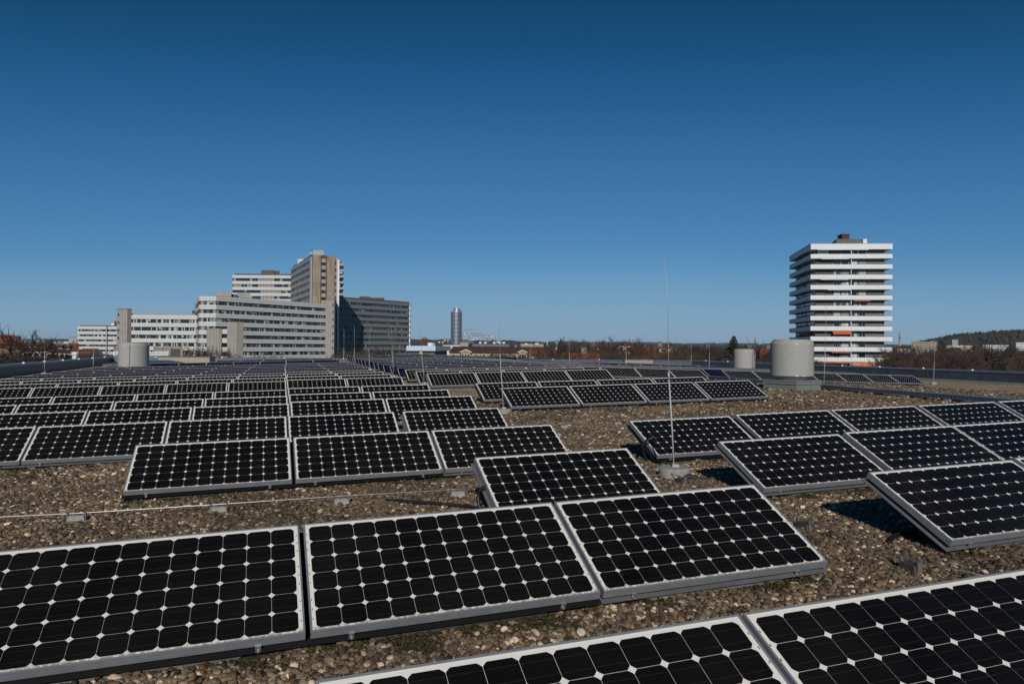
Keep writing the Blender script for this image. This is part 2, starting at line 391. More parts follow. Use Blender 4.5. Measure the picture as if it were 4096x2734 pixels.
# -- left array: row -> (v, list of u of panels from right to left)
pl, pr = 1.597, 1.712
LROWS = [(2.33, [1.76, .16]), (4.385, [1.817, .215, -1.39]), (6.35, [1.823]), (8.55, [1.90, .292, -1.325])]
lv = [(11.118, .297), (13.501, .397), (15.527, .425), (17.737, .459), (22.005, .543), (24.192, .575), (26.415, .647), (28.585, .638), (30.888, .72), (33.01, .742), (35.501, .805), (37.511, .843), (39.927, .944), (42.13, .992), (48.954, 1.156), (51.343, 1.219), (55.813, 1.315)]
for i, (v, u0) in enumerate(lv):
    us = [u0 + pr, u0]
    k = 1
    lim = -9.3 if v > 27 else -12.0
    if v > 50: lim = -4
    elif v > 45: lim = -7.2
    elif v > 41: lim = -9
    while u0 - k * pl > lim - .3: us.append(u0 - k * pl); k += 1
    LROWS.append((v, us))
for ri, (v, us) in enumerate(LROWS):
    kind = 'poly' if v > 30 else 'mono'
    sc = 1.0 if ri < 4 else 1.04
    for ci, u in enumerate(us):
        s_ = (1.068 if u > 0 else 1.0) if ri >= 5 else 1.0
        tray = 'tb'
        if (ri, ci) in ((1, 0), (2, 0), (3, 0)) or ri == 4: tray = 'tg'
        if ri == 1 and ci == 0: tray = 'tg'
        place_panel(kind, tray, v < 20, u, v, s_, '%s, %s from the right end, %s row of the left array' % (COLR[kind], ORD[ci + 1], ORD[ri + 1]), 'solar panels in the left array')
# -- middle array, counted from its left end
MROWS = [(2.36, []), (4.447, [4.534, 6.14]), (6.38, [4.491, 6.147, 7.76, 9.4]), (8.5, [4.578, 6.25, 7.93, 9.64, 11.36, 13.0]),
         (15.548, [5.058 + pr * k for k in range(4)]), (17.656, [5.068 + pr * k for k in range(4)]),
         (24.066, [5.161 + pr * k for k in range(4)]), (26.214, [5.197 + pr * k for k in range(4)]), (28.344, [5.195 + pr * k for k in range(8)])]
mv = [(30.6, 5.275, 0), (32.9, 5.33, 0), (35.4, 5.388, 0), (37.84, 5.48, 0), (40.58, 5.64, 0), (42.6, 5.66, 0), (45.29, 5.76, 0), (47.58, 5.82, 0), (49.9, 5.88, 0), (52.31, 5.96, 0), (54.65, 6.0, 0), (57.0, 6.08, .06), (59.3, 6.12, .11), (61.6, 9.6, .12)]
MDZ = {}
for v, u0, dz in mv:
    MROWS.append((v, [u0 + pr * k for k in range(8 if v < 44 else 7)])); MDZ[v] = dz
mi_ = 0
for ri, (v, us) in enumerate(MROWS):
    if not us: continue
    mi_ += 1
    kind = 'poly' if v > 30 else 'mono'
    for ci, u in enumerate(us):
        s_ = 1.068 if v > 20 else (1.05 if v > 12 else (1.03 if u > 5.5 else 1.0))
        tray = 'tg' if ri in (1, 2) or 24 < v < 27 else 'tb'
        place_panel(kind, tray, v < 20, u, v, s_, '%s, %s from the left end, %s row of the middle array' % (COLR[kind], ORD[ci + 1], ORD[mi_]), 'solar panels in the middle array', MDZ.get(v, 0))
# -- right array beyond the cable tray
NROWS = [(28.991, 20.517, 7, 'mono'), (31.2, 19.2, 7, 'poly'), (33.4, 19.3, 8, 'poly'), (35.6, 19.4, 8, 'poly'), (37.8, 19.5, 8, 'poly'), (47.6, 19.6, 8, 'poly'), (49.9, 19.7, 8, 'poly'), (52.3, 19.7, 8, 'poly'), (56.5, 19.8, 8, 'poly')]
for ri, (v, u0, n, kind) in enumerate(NROWS):
    for ci in range(n):
        place_panel(kind, 'tb', v < 30, u0 + pr * ci, v, 1.068, '%s, %s from the left end, %s row of the right array' % (COLR[kind], ORD[ci + 1], ORD[ri + 1]), 'solar panels in the right array', far=v > 45)
if FAR:
    b = MB(); idx = []
    for m in FAR:
        for key, off in (('frame', 0), ('back', 1), ('poly', 2), ('tb', 3)):
            me = ME[key]; n = len(b.v)
            b.v += [tuple(m @ x.co) for x in me.vertices]
            for p in me.polygons: b.f.append(tuple(n + i for i in p.vertices)); b.m.append(off); b.sm.append(False)
    o = b.build('solar_panel', [M['alu'], M['back'], M['poly'], M['black_plastic']])
    tag(o, 'farthest rows of blue solar panels before the back parapet on the right', 'solar panels', kind='stuff')
print('PANELS', len(PANELS), 'far', len(FAR))

# ------------------------------------------------------------------ gravel pebbles (geometry nodes, one object)
def pebbles():
    rng = np.random.default_rng(3)
    pts = []
    for (v0, v1, sp, sz) in ((1.4, 4.4, .0215, .0138), (4.4, 9.0, .0235, .0148), (9.0, 14.2, .031, .0190), (14.2, 19.0, .042, .0255), (19.0, 32.0, .058, .034)):
        us = np.arange(-9 if v0 < 19 else 12.6, 15 if v0 < 9 else 30, sp); vs_ = np.arange(v0, v1, sp * .94)
        u, v = np.meshgrid(us, vs_); u = u + (np.arange(u.shape[0]) % 2)[:, None] * sp * .5
        u = u.ravel() + rng.uniform(-.42, .42, u.size) * sp; v = v.ravel() + rng.uniform(-.42, .42, v.size) * sp
        pts.append(np.stack([u, v, np.full(u.size, sz)], 1))
    P = np.concatenate(pts)
    u, v = P[:, 0], P[:, 1]
    z = CZ - H0 - GR + np.where(u < UR, SL * (u - UR), -SR * (u - UR))
    x = u * math.cos(ANG) - v * math.sin(ANG); y = u * math.sin(ANG) + v * math.cos(ANG)
    d = np.maximum(y, .2)
    keep = (y > .9) & (np.abs(x) / d * FPX < 3000) & (-(z - CZ) / d * FPX < 1750)
    moss = np.zeros(len(P))
    for (a, b_, c, dd) in TUBS:
        keep &= ~((u > a + .1) & (u < b_ - .1) & (v > c + .06) & (v < dd - .08))
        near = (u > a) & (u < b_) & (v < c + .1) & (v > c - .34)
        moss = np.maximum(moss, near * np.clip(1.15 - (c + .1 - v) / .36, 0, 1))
    u, v, x, y, z, moss, sz = u[keep], v[keep], x[keep], y[keep], z[keep], moss[keep], P[keep, 2]
    n = len(u)
    nz = np.sin(u * 5.1 + 1.3 * np.sin(v * 3.7)) * np.sin(v * 4.3 + 2 * np.sin(u * 2.9)) + .6 * np.sin(u * 17 + v * 11)
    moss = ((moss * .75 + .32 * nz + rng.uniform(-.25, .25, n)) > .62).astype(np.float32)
    s = sz * np.clip(rng.lognormal(-.05, .30, n), .5, 1.75)
    sc = np.stack([s * rng.uniform(.95, 1.4, n), s * rng.uniform(.75, 1.05, n), s * rng.uniform(.5, .8, n)], 1)
    sc[moss > .5] *= .75
    rot = np.stack([rng.normal(0, .3, n), rng.normal(0, .3, n), rng.uniform(0, 6.28, n)], 1)
    zz = z + s * rng.uniform(-.35, .6, n) + .002
    me = bpy.data.meshes.new('gravel_points'); me.vertices.add(n)
    me.vertices.foreach_set('co', np.stack([x, y, zz], 1).astype(np.float32).ravel())
    for nm, tp, arr in (('rot', 'FLOAT_VECTOR', rot), ('scl', 'FLOAT_VECTOR', sc)):
        a = me.attributes.new(nm, tp, 'POINT'); a.data.foreach_set('vector', arr.astype(np.float32).ravel())
    a = me.attributes.new('moss', 'FLOAT', 'POINT'); a.data.foreach_set('value', moss)
    tone = .97 + .26 * (np.sin(u * 1.9 + 1.7 * np.sin(v * 1.1)) * np.sin(v * 1.6 + 1.3 * np.sin(u * .9)) + .5 * np.sin(u * 4.7 + 2 * np.sin(v * 3.1)) * np.sin(v * 5.3)) + rng.uniform(-.12, .12, n)   # damp and dry patches
    a = me.attributes.new('tone', 'FLOAT', 'POINT'); a.data.foreach_set('value', np.clip(tone, .45, 1.35).astype(np.float32))
    a = me.attributes.new('pick', 'INT', 'POINT'); a.data.foreach_set('value', rng.integers(0, 6, n).astype(np.int32))
    me.update()
    o = bpy.data.objects.new('gravel', me); COL.objects.link(o)
    tag(o, 'loose rounded brown and grey roof pebbles with patches of moss', 'gravel', kind='stuff')
    ng = bpy.data.node_groups.new('gravel_scatter', 'GeometryNodeTree')
    ng.interface.new_socket('Geometry', in_out='INPUT', socket_type='NodeSocketGeometry')
    ng.interface.new_socket('Geometry', in_out='OUTPUT', socket_type='NodeSocketGeometry')
    N, L = ng.nodes, ng.links.new
    gi = N.new('NodeGroupInput'); go = N.new('NodeGroupOutput')
    iop = N.new('GeometryNodeInstanceOnPoints'); g2i = N.new('GeometryNodeGeometryToInstance')
    for k in range(6):
        ico = N.new('GeometryNodeMeshIcoSphere'); ico.inputs['Subdivisions'].default_value = 3; ico.inputs['Radius'].default_value = 1
        pos = N.new('GeometryNodeInputPosition'); vm = N.new('ShaderNodeVectorMath'); vm.operation = 'ADD'; vm.inputs[1].default_value = (k * 7.3, k * 3.1, k * 5.7)
        nt_ = N.new('ShaderNodeTexNoise'); nt_.inputs['Scale'].default_value = .75; nt_.inputs['Detail'].default_value = 2.0
        sub = N.new('ShaderNodeVectorMath'); sub.operation = 'SUBTRACT'; sub.inputs[1].default_value = (.5, .5, .5)
        scn = N.new('ShaderNodeVectorMath'); scn.operation = 'SCALE'; scn.inputs['Scale'].default_value = 1.15
        sp = N.new('GeometryNodeSetPosition'); ss = N.new('GeometryNodeSetShadeSmooth'); sm = N.new('GeometryNodeSetMaterial'); sm.inputs['Material'].default_value = M['pebble']
        L(pos.outputs[0], vm.inputs[0]); L(vm.outputs[0], nt_.inputs['Vector']); L(nt_.outputs['Color'], sub.inputs[0]); L(sub.outputs[0], scn.inputs[0])
        L(ico.outputs['Mesh'], sp.inputs['Geometry']); L(scn.outputs[0], sp.inputs['Offset'])
        L(sp.outputs[0], ss.inputs[0]); L(ss.outputs[0], sm.inputs['Geometry']); L(sm.outputs[0], g2i.inputs[0])
    def na(name, tp):
        a = N.new('GeometryNodeInputNamedAttribute'); a.data_type = tp; a.inputs['Name'].default_value = name; return a
    L(gi.outputs[0], iop.inputs['Points']); L(g2i.outputs[0], iop.inputs['Instance']); iop.inputs['Pick Instance'].default_value = True
    L(na('pick', 'INT').outputs['Attribute'], iop.inputs['Instance Index'])
    e2r = N.new('FunctionNodeEulerToRotation'); L(na('rot', 'FLOAT_VECTOR').outputs['Attribute'], e2r.inputs[0]); L(e2r.outputs[0], iop.inputs['Rotation'])
    L(na('scl', 'FLOAT_VECTOR').outputs['Attribute'], iop.inputs['Scale'])
    L(iop.outputs[0], go.inputs[0])
    md = o.modifiers.new('scatter', 'NODES'); md.node_group = ng
    print('PEBBLES', n)
pebbles()
# ------------------------------------------------------------------ parapets
def parapet(label, P0, P1, h, th, out, inner, upstand, studs, joints, zt=None):
    """metal wall along the roof edge: P0, P1 = (u, v) of the inner face; out = unit (u, v) away from the roof"""
    root = empty('parapet_wall', rp(*P0)); inv = Matrix.Translation(rp(*P0)).inverted()
    n = 10; A = [rp(P0[0] + (P1[0] - P0[0]) * i / n, P0[1] + (P1[1] - P0[1]) * i / n) for i in range(n + 1)]
    o3 = U2 * out[0] + V2 * out[1]; o3 = Vector((o3.x, o3.y, 0))
    tops = [Vector((a.x, a.y, (a.z + h) if zt is None else zt[0] + (zt[1] - zt[0]) * i / n)) for i, a in enumerate(A)]
    def strip(b, rings, mi=0):
        rings = [[tuple(inv @ p) for p in r] for r in rings]
        b.grid(rings, True, mi, False, True, True)
    ex = Vector((0, 0, 1))
    b = MB(); strip(b, [[Vector((a.x, a.y, a.z - .3)), a + o3 * th + Vector((0, 0, -18.4)), Vector((t.x, t.y, t.z - .09)) + o3 * th, t - ex * .09] for a, t in zip(A, tops)])
    b.build('cladding', inner, root)
    b = MB(); strip(b, [[t - o3 * .05 - ex * .095, t + o3 * (th + .05) - ex * .095, t + o3 * (th + .05) + ex * .03, t - o3 * .05] for t in tops]); b.build('coping', M['zinc'], root)
    if upstand:
        b = MB(); strip(b, [[a - o3 * .06 - ex * .05, a + o3 * .01 - ex * .05, a + o3 * .01 + ex * upstand, a - o3 * .02 + ex * upstand] for a in A]); b.build('upstand', M['bitumen'], root)
    d = (tops[-1] - tops[0]).normalized(); L = (tops[-1] - tops[0]).length
    b = MB(); k = 0
    for s in joints:
        i = s / L * n; i0 = min(int(i), n - 1); f = i - i0
        t = tops[i0].lerp(tops[i0 + 1], f); a = A[i0].lerp(A[i0 + 1], f)
        for q in (0,):
            p = [a - o3 * .006 - d * .012 + ex * .12, a - o3 * .006 + d * .012 + ex * .12, t - o3 * .006 + d * .012 - ex * .1, t - o3 * .006 - d * .012 - ex * .1]
            b.poly([tuple(inv @ x) for x in p], 0)
    if joints: b.build('sheet_joint', M['vent_dark'], root).__setitem__('kind', 'stuff')
    b = MB()
    for s in np.arange(.5, L, .65):
        i = s / L * n; i0 = min(int(i), n - 1); f = i - i0
        t = tops[i0].lerp(tops[i0 + 1], f); a = A[i0].lerp(A[i0 + 1], f)
        for fr in (.42, .72):
            c = a.lerp(t, fr) - o3 * .007; r = .016
            b.poly([tuple(inv @ (c + r * (math.cos(q * PI / 3) * d + math.sin(q * PI / 3) * ex))) for q in range(6)], 0)
    b.build('screw', M['steel'], root).__setitem__('kind', 'stuff')
    for s in studs:
        i = s / L * n; i0 = min(max(int(i), 0), n - 1); f = i - i0
        t = tops[i0].lerp(tops[i0 + 1], f) + o3 * .08
        b = MB(); p = inv @ t; b.lathe([(.001, .0), (.085, .0), (.09, .03), (.05, .085), (.001, .1)][::1], 10, p)
        b.build('wire_holder', M['white_paint'], root)
    tag(root, label, 'wall', 'parapet walls round the roof')
    return root
parapet('dark metal clad parapet wall along the left edge of the roof', (-13, 20), (-13, 71), .625, .5, (-1, 0), M['zinc_dark'], 0, [v - 20 for v in (42.9, 47.2, 51.2, 55.4, 59.7, 64.0, 68.4)], [v - 20 for v in range(24, 71, 5)])
parapet('tall dark blue metal parapet wall along the right edge of the roof', (46, 10), (46, 71), .85, .5, (1, 0), M['zinc_dark'], .17, [v - 10 for v in (32.4, 36.3, 40.2, 44.2, 48.1, 52, 56, 60, 64.0, 68.0)], [v - 10 for v in range(13, 70, 4)])
parapet('long low metal parapet wall closing the far end of the roof', (-13.5, 71), (46.5, 71), .5, .5, (0, 1), M['zinc'], 0, [4, 9.5, 15, 20.5, 26, 31.5, 37, 42.5, 48, 53.5], [6, 12, 18, 24, 30, 36, 42, 48, 54], (CZ - 1.17, CZ - 1.42))
def slab_at(name, px0, px1, py0, py1, D, depth, m, label, cat, struct=False):
    a, b_ = Wp(px0, py1, D), Wp(px1, py0, D)
    b = MB(); b.box(0, b_.x - a.x, 0, depth, 0, b_.z - a.z)
    o = b.build(name, m); o.location = (a.x, D, a.z); return tag(o, label, cat)
# beige upstands before the far parapet, as low blocks standing on the roof
def upstand(px0, px1, D, h, label):
    x0, x1 = Wp(px0, 1440, D).x, Wp(px1, 1440, D).x; zb = min(gz(x0, D), gz(x1, D)) - .1
    root = empty('roof_upstand', (x0, D, zb)); b = MB(); b.box(0, x1 - x0, 0, 1.2, 0, h + .1); b.build('body', M['beige'], root)
    b = MB(); b.box(-.05, x1 - x0 + .05, -.05, 1.25, h + .104, h + .16); b.build('capping', M['zinc'], root)
    tag(root, label, 'roof upstand')
upstand(632, 838, 60.5, .62, 'beige rendered roof upstand by the far parapet, behind the left array')
upstand(2500, 2612, 68, .75, 'beige rendered roof upstand by the far parapet, right of the middle array')
def curb(px0, px1, D, h, dp, label):
    x0, x1 = Wp(px0, 1440, D).x, Wp(px1, 1440, D).x; zb = min(gz(x0, D), gz(x1, D)) - .1
    root = empty('roof_hatch', (x0, D, zb)); w = x1 - x0
    b = MB(); b.box(.1, w - .1, .1, dp - .1, 0, h); b.build('curb', M['bitumen'], root)
    b = MB(); b.grid([[(-.1, -.1, h + .004), (w + .1, -.1, h + .004), (w + .1, dp + .1, h + .004), (-.1, dp + .1, h + .004)], [(-.1, -.1, h + .12), (w + .1, -.1, h + .12), (w + .1, dp + .1, h + .12), (-.1, dp + .1, h + .12)], [(.6, .8, h + .3), (w - .6, .8, h + .3), (w - .6, dp - .8, h + .3), (.6, dp - .8, h + .3)]], True, 0, False, True, True)
    b.build('cover', M['zinc'], root); tag(root, label, 'roof hatch')
curb(420, 560, 46.5, .38, 6.0, 'wide sheet metal roof hatch behind the left roof ventilator')
curb(2650, 2790, 62, .3, 5.0, 'low sheet metal roof hatch in the far right corner of the roof')

# ------------------------------------------------------------------ roof ventilators
def ventilator(cx, cy, dia, ztop, zcyl, zslab, yaw, label, seam):
    zg = gz(cx, cy); r = dia / 2
    root = empty('roof_ventilator', (cx, cy, zg)); root.rotation_euler.z = yaw
    t, c, s = ztop - zg, zcyl - zg, zslab - zg
    b = MB(); h = t - c
    b.lathe([(r * .93, c + .004), (r, c + .004), (r, t - h * .128), (r * .992, t - h * .124), (r * .992, t - h * .108), (r * .93, t - h * .048), (r * .895, t - h * .044), (r * .875, t - h * .006), (r * .85, t), (.01, t + .012)], 64)
    dr = b.build('drum', M['vent'], root)
    b = MB(); b.lathe([(.01, s + .02), (r * .70, s + .02), (r * .76, s + .05), (r * .995, c), (.01, c + .001)], 64); b.build('skirt', M['vent'], root)
    k = r * .965; b = MB(); b.box(-k, k, -k, k, s - .12, s + .015); b.box(-k - .02, k + .02, -k - .02, k + .02, s - .03, s - .002)
    b.build('base_plate', M['steel_grey'], root)
    b = MB(); k2 = k - .03; b.grid([[(-k2 - .03, -k2 - .03, -.1), (k2 + .03, -k2 - .03, -.1), (k2 + .03, k2 + .03, -.1), (-k2 - .03, k2 + .03, -.1)], [(-k2, -k2, s - .124), (k2, -k2, s - .124), (k2, k2, s - .124), (-k2, k2, s - .124)]], True, 0, False, True, True)
    b.build('curb', M['bitumen'], root)
    for a, z, w in ((-1.75, t - h * .12, .1), (-1.18, t - h * .12, .05), (-2.4, t - h * .12, .05), (-1.72, c + .03, .09), (-1.36, c + .03, .06)):
        a -= yaw
        b = MB(); b.grid([[(1.004 * r * math.cos(a + q * w / r / 2), 1.004 * r * math.sin(a + q * w / r / 2), z + zz) for q in (-1, -.4, .4, 1)] for zz in (-.035, .015)], False, 0, True)
        b.build('latch', M['tape'], dr)
    if seam:
        a = seam - yaw; b = MB()
        b.tube([(1.0 * r * math.cos(a), 1.0 * r * math.sin(a), c), (1.0 * r * math.cos(a), 1.0 * r * math.sin(a), t - h * .12), (.91 * r * math.cos(a), .91 * r * math.sin(a), t - h * .06)], .016, 6)
        b.build('seam', M['vent_dark'], dr)
    return tag(root, label, 'roof ventilator', 'drum shaped roof ventilators')
M['tape'] = mat('white_tape', (.52, .54, .58), .9, spec=.1)
M['steel_grey'] = mat('grey_flashing', (.25, .25, .245), .55, .2, noise=.2, nscale=6)
vc = Vector(((9.05 + 10.37) / 2 + .02, (25.07 + 24.43) / 2 + .02))
ventilator(vc.x, vc.y, 1.42, CZ + .32, CZ - .93, CZ - 1.085, ANG + R(13.2), 'large pale grey drum ventilator on a green curb, nearest on the right', None)
ventilator(Wp(2976, 1400, 50.6).x, 50.6, 1.42, CZ - .04, CZ - 1.36, CZ - 1.62, ANG, 'small looking pale grey drum ventilator left of the nearest one', -.95)
ventilator(Wp(535, 1400, 41).x, 41, 1.60, CZ + .085, CZ - 1.27, CZ - 1.36, ANG, 'pale grey drum ventilator on the left before the office wings', -1.35)

# ------------------------------------------------------------------ lightning rods
def rod(px, pyb, pxt, pyt, D, label, base=True, r=.009):
    g_ = Wp(px, pyb, D); zg = gz(g_.x, D); b0 = Vector((g_.x, D, zg)); t = Wp(pxt, pyt, D)
    root = empty('lightning_rod', b0); d = t - b0; m = d * .46 + Vector((-.012 * (1 if pxt < px else -1), 0, 0))
    k = max(1.0, D / 30)
    b = MB(); b.tube([(0, 0, .02), d * .2, m], r * k, 8); b.build('pole', M['rod_steel'], root)
    b = MB(); b.tube([m - d.normalized() * .06, m + d.normalized() * .02], r * 1.35 * k, 8); b.build('coupling', M['rod_steel'], root)
    b = MB(); b.tube([m, d * .75 + Vector((.01, 0, 0)), d], [r * .62 * k, r * .55 * k, r * .35 * k], 6); b.build('tip', M['rod_steel'], root)
    if base:
        b = MB(); b.lathe([(.01, -.02), (.172, -.02), (.176, .098), (.164, .115), (.06, .12), (.01, .12)], 14); b.build('base_block', M['concrete'], root)
        b = MB(); b.box(-.005, .05, -.022, .022, .118, .15); b.box(-.026, -.006, -.026, .026, .118, .155); b.build('bracket', M['rod_steel'], root)
    return tag(root, label, 'lightning rod', 'thin lightning rods standing on the roof')
rod(2697, 1903, 2658, 1012, 8.0, 'tallest thin metal lightning rod, on a concrete block between the nearest panels')
rod(2014, 1655, 1988, 1147, 15.3, 'thin lightning rod rising near the picture middle, its foot behind a panel row')
rod(1698, 1545, 1675, 1236, 25.4, 'thin lightning rod just left of the distant glass cylinder tower')
rod(1374.5, 1462, 1375.6, 1312.5, 53, 'faint lightning rod before the shaded wing, next to the tall slab')
rod(1416.6, 1465, 1417, 1304, 47.5, 'faint lightning rod before the shadow edge on the dark right wing')
rod(1477.5, 1470, 1476, 1292, 41, 'faint lightning rod before the left half of the dark right wing')
rod(1575.5, 1510, 1561, 1265.6, 31.5, 'lightning rod before the right half of the dark right wing')
rod(2119, 1440, 2121.7, 1365, 61, 'short distant lightning rod before the long red roof', False)
rod(2278.5, 1450, 2277, 1347.5, 60, 'distant lightning rod before the round bare treetop in the middle')
rod(2504, 1463, 2505, 1312, 47.5, 'distant lightning rod before the square white house with red hip roof')
rod(2836, 1506, 2839, 1298, 41, 'lightning rod between the red hip roof and the spruce', False)
rod(2764, 1455, 2765, 1354, 60, 'short distant lightning rod right of the red hip roof')
rod(3018, 1475, 3023, 1312, 45, 'lightning rod just right of the small looking ventilator')
rod(3296, 1546, 3304, 1209, 28.5, 'lightning rod before the balcony tower, right of the big ventilator')
rod(3734, 1533, 3739, 1345, 41.3, 'lightning rod near the right parapet, before the bare trees')
rod(178, 1497, 178.4, 1296, 40, 'leftmost lightning rod, before the left parapet wall')
rod(373, 1480, 373.5, 1312, 46, 'second lightning rod from the left, before the lowest white wing')
rod(519, 1475, 525, 1262, 32.5, 'lightning rod rising before the left drum ventilator')

# ------------------------------------------------------------------ lightning conductor wires on blocks
def conductor(pts, label, h=.078, r=.0043):
    P = [rp(u, v, h + .004 * math.sin(i * 2.1)) for i, (u, v) in enumerate(pts)]
    root = P[0]; b = MB(); b.tube([p - root for p in P], r, 6); o = b.build('lightning_conductor', M['cond']); o.location = root
    return tag(o, label, 'wire', 'lightning conductor wires over the gravel')
def cblock(u, v, ang, label, m='concrete'):
    root = empty('conductor_block', rp(u, v)); root.rotation_euler.z = ANG + ang
    b = MB(); b.grid([[(-.075, -.04, -.02), (.075, -.04, -.02), (.075, .04, -.02), (-.075, .04, -.02)], [(-.06, -.032, .058), (.06, -.032, .058), (.06, .032, .058), (-.06, .032, .058)]], True, 0, False, True, True)
    b.build('concrete_foot', M[m], root)
    for x in (-.07, .07):
        b = MB(); b.box(x - .006, x + .006, -.018, .018, .0, .083); b.build('clip', M['grey_plastic'], root)
    return tag(root, label, 'conductor block', 'small concrete blocks carrying the conductor wire')
fr = [(-3.6, 7.3), (-2.16, 7.21), (-1.57, 7.15), (-.41, 7.05), (.68, 6.98), (1.8, 6.9), (2.3, 6.86)]
conductor(fr, 'shiny conductor wire crossing the gravel behind the front panel row')
for (u, v), w in zip(fr[2:6], ('leftmost', 'second from the left', 'third from the left', 'rightmost, beside the black hose')):
    cblock(u, v, -.06, 'small concrete wire block, %s, behind the front panel row' % w)
rt = [(4.25, 2.9), (4.0, 3.58), (4.06, 4.2), (4.1, 4.67), (4.15, 5.6), (4.2, 6.6), (4.22, 7.6), (4.5, 10), (4.55, 11.6)]
conductor(rt, 'dull grey conductor wire running through the gravel aisle on the right')
cblock(4.0, 3.58, 1.5, 'small concrete wire block nearest the bottom right panels', 'concrete_dark')
cblock(4.1, 4.67, 1.5, 'small concrete wire block beside the right end of the front row', 'concrete_dark')
cblock(4.2, 6.62, 1.5, 'small concrete wire block before the tallest lightning rod', 'concrete_dark')
bk = [(3.9, 11.75), (4.97, 11.65), (6.06, 11.71), (7.4, 11.75), (9.4, 11.7), (12, 11.8)]
conductor(bk, 'conductor wire crossing the gravel field beyond the aisle')
cblock(4.97, 11.65, 0, 'small concrete wire block out in the middle gravel field, left one')
cblock(6.06, 11.71, 0, 'small concrete wire block out in the middle gravel field, right one')
tail = MB(); q0 = rp(4.19, 7.0, .07); tail.tube([(0, 0, 0), rp(4.1, 6.93, .05) - q0, rp(3.85, 6.95, .06) - q0, rp(3.6, 7.0, .04) - q0], .009, 8)
o = tail.build('braided_strap', M['steel']); o.location = q0; tag(o, 'shiny bare strap tied to the block of the tallest lightning rod', 'strap')
# black corrugated hoses
def hose(pts, label, r=.017, kind=None):
    P = [Vector(p) for p in pts]; fine = []
    for i in range(len(P) - 1):
        p0, p1, p2, p3 = P[max(i - 1, 0)], P[i], P[i + 1], P[min(i + 2, len(P) - 1)]
        n = max(4, int((p2 - p1).length / .011))
        for k in range(n):
            t = k / n
            fine.append(.5 * ((2 * p1) + (p2 - p0) * t + (2 * p0 - 5 * p1 + 4 * p2 - p3) * t * t + (3 * p1 - p0 - 3 * p2 + p3) * t ** 3))
    b = MB(); b.tube([p - fine[0] for p in fine], [r * (1.12 if i % 2 else .88) for i in range(len(fine))], 8)
    o = b.build('corrugated_hose', M['hose']); o.location = fine[0]
    return tag(o, label, 'hose', 'black corrugated cable hoses')
hose([rp(1.1, 6.93, .015), rp(1.3, 6.72, .03), rp(1.55, 6.5, .035), rp(1.78, 6.28, .03), rp(1.85, 6.0, .02)], 'black corrugated hose lying on the gravel behind the front row')
hose([rp(1.78, 5.95, .02), rp(1.76, 6.03, .16), rp(1.79, 6.02, .25), rp(1.86, 5.98, .27)], 'black corrugated hose bending up to the lone grey-tub panel')
hose([rp(4.36, 4.1, .015), rp(4.55, 4.2, .03), rp(4.8, 4.25, .02)], 'short black corrugated hose in the shadow beside the right panels')
hose([rp(4.55, 8.0, .03), rp(4.47, 7.95, .2), rp(4.52, 7.9, .3), rp(4.62, 7.85, .32)], 'black corrugated hose at the end of the back right row')
hose([rp(-.1, 3.35, .01), rp(-.02, 3.2, .03), rp(.1, 3.0, .02)], 'black corrugated hose poking from under the left front panel')
# crumpled cloth
def rag(u, v, s, label, m):
    b = MB(); rng = random.Random(5); n = 12; rings = []
    for i in range(6):
        f = i / 5; rad = s * (1 - .82 * f); rings.append([(rad * 1.7 * math.cos(2 * PI * k / n) * rng.uniform(.75, 1.2), rad * math.sin(2 * PI * k / n) * rng.uniform(.7, 1.2), s * .55 * f * rng.uniform(.7, 1.2)) for k in range(n)])
    b.grid(rings, True, 0, True, False, True); o = b.build('cloth_rag', m); o.location = rp(u, v, -.005); o.rotation_euler.z = ANG
    return tag(o, label, 'rag')
M['felt'] = mat('dark_felt', (.07, .066, .06), .95, noise=.4, nscale=30, bump=.8, bscale=60)
rag(7.17, 13.62, .16, 'crumpled dark grey rag lying on the middle gravel field', M['felt'])
o = MB(); o.grid([[(.02 * math.cos(k), .0, .0) for k in range(3)]] * 2, True) if False else None
b = MB(); n = 14
for side in (0,):
    pts0, pts1 = [], []
    for i in range(n):
        t = i / (n - 1); p = rp(4.28 + .34 * t, 6.72 + .03 * math.sin(t * 5) - .06 * t, .02 + .02 * math.sin(t * 7)); pts0.append(p); pts1.append(p + Vector((.02, .11 - .05 * t, .012)))
    b.grid([[p - pts0[0] for p in pts0], [(p + Vector((0, 0, .012))) - pts0[0] for p in pts0], [(p + Vector((0, 0, .012))) - pts0[0] for p in pts1], [p - pts0[0] for p in pts1]], False)
o = b.build('felt_strip', M['felt']); o.location = pts0[0]; tag(o, 'grey felt strip lying under the tallest lightning rod block', 'felt strip')

# ------------------------------------------------------------------ cable tray on feet along the aisle
t0, t1 = (18.35, 13.2), (19.9, 30.2)
root = empty('cable_tray', rp(*t0)); r0 = rp(*t0); n = 8
P = [rp(t0[0] + (t1[0] - t0[0]) * i / n, t0[1] + (t1[1] - t0[1]) * i / n, .09) - r0 for i in range(n + 1)]
sd = (P[-1] - P[0]).normalized(); nx = Vector((sd.y, -sd.x, 0)).normalized(); ez = Vector((0, 0, 1))
def bar(b, a, c, z0, z1, mi=0): b.grid([[p + nx * a + ez * z0, p + nx * c + ez * z0, p + nx * c + ez * z1, p + nx * a + ez * z1] for p in P], True, mi, False, True, True)
b = MB(); bar(b, -.2, -.192, 0, .11); bar(b, .192, .2, 0, .11); bar(b, -.188, .188, .0, .008)
b.build('channel', M['zinc'], root)
b = MB(); bar(b, -.21, .21, .114, .125); b.build('lid', M['zinc'], root)
b = MB(); s = 0; tot = (P[-1] - P[0]).length
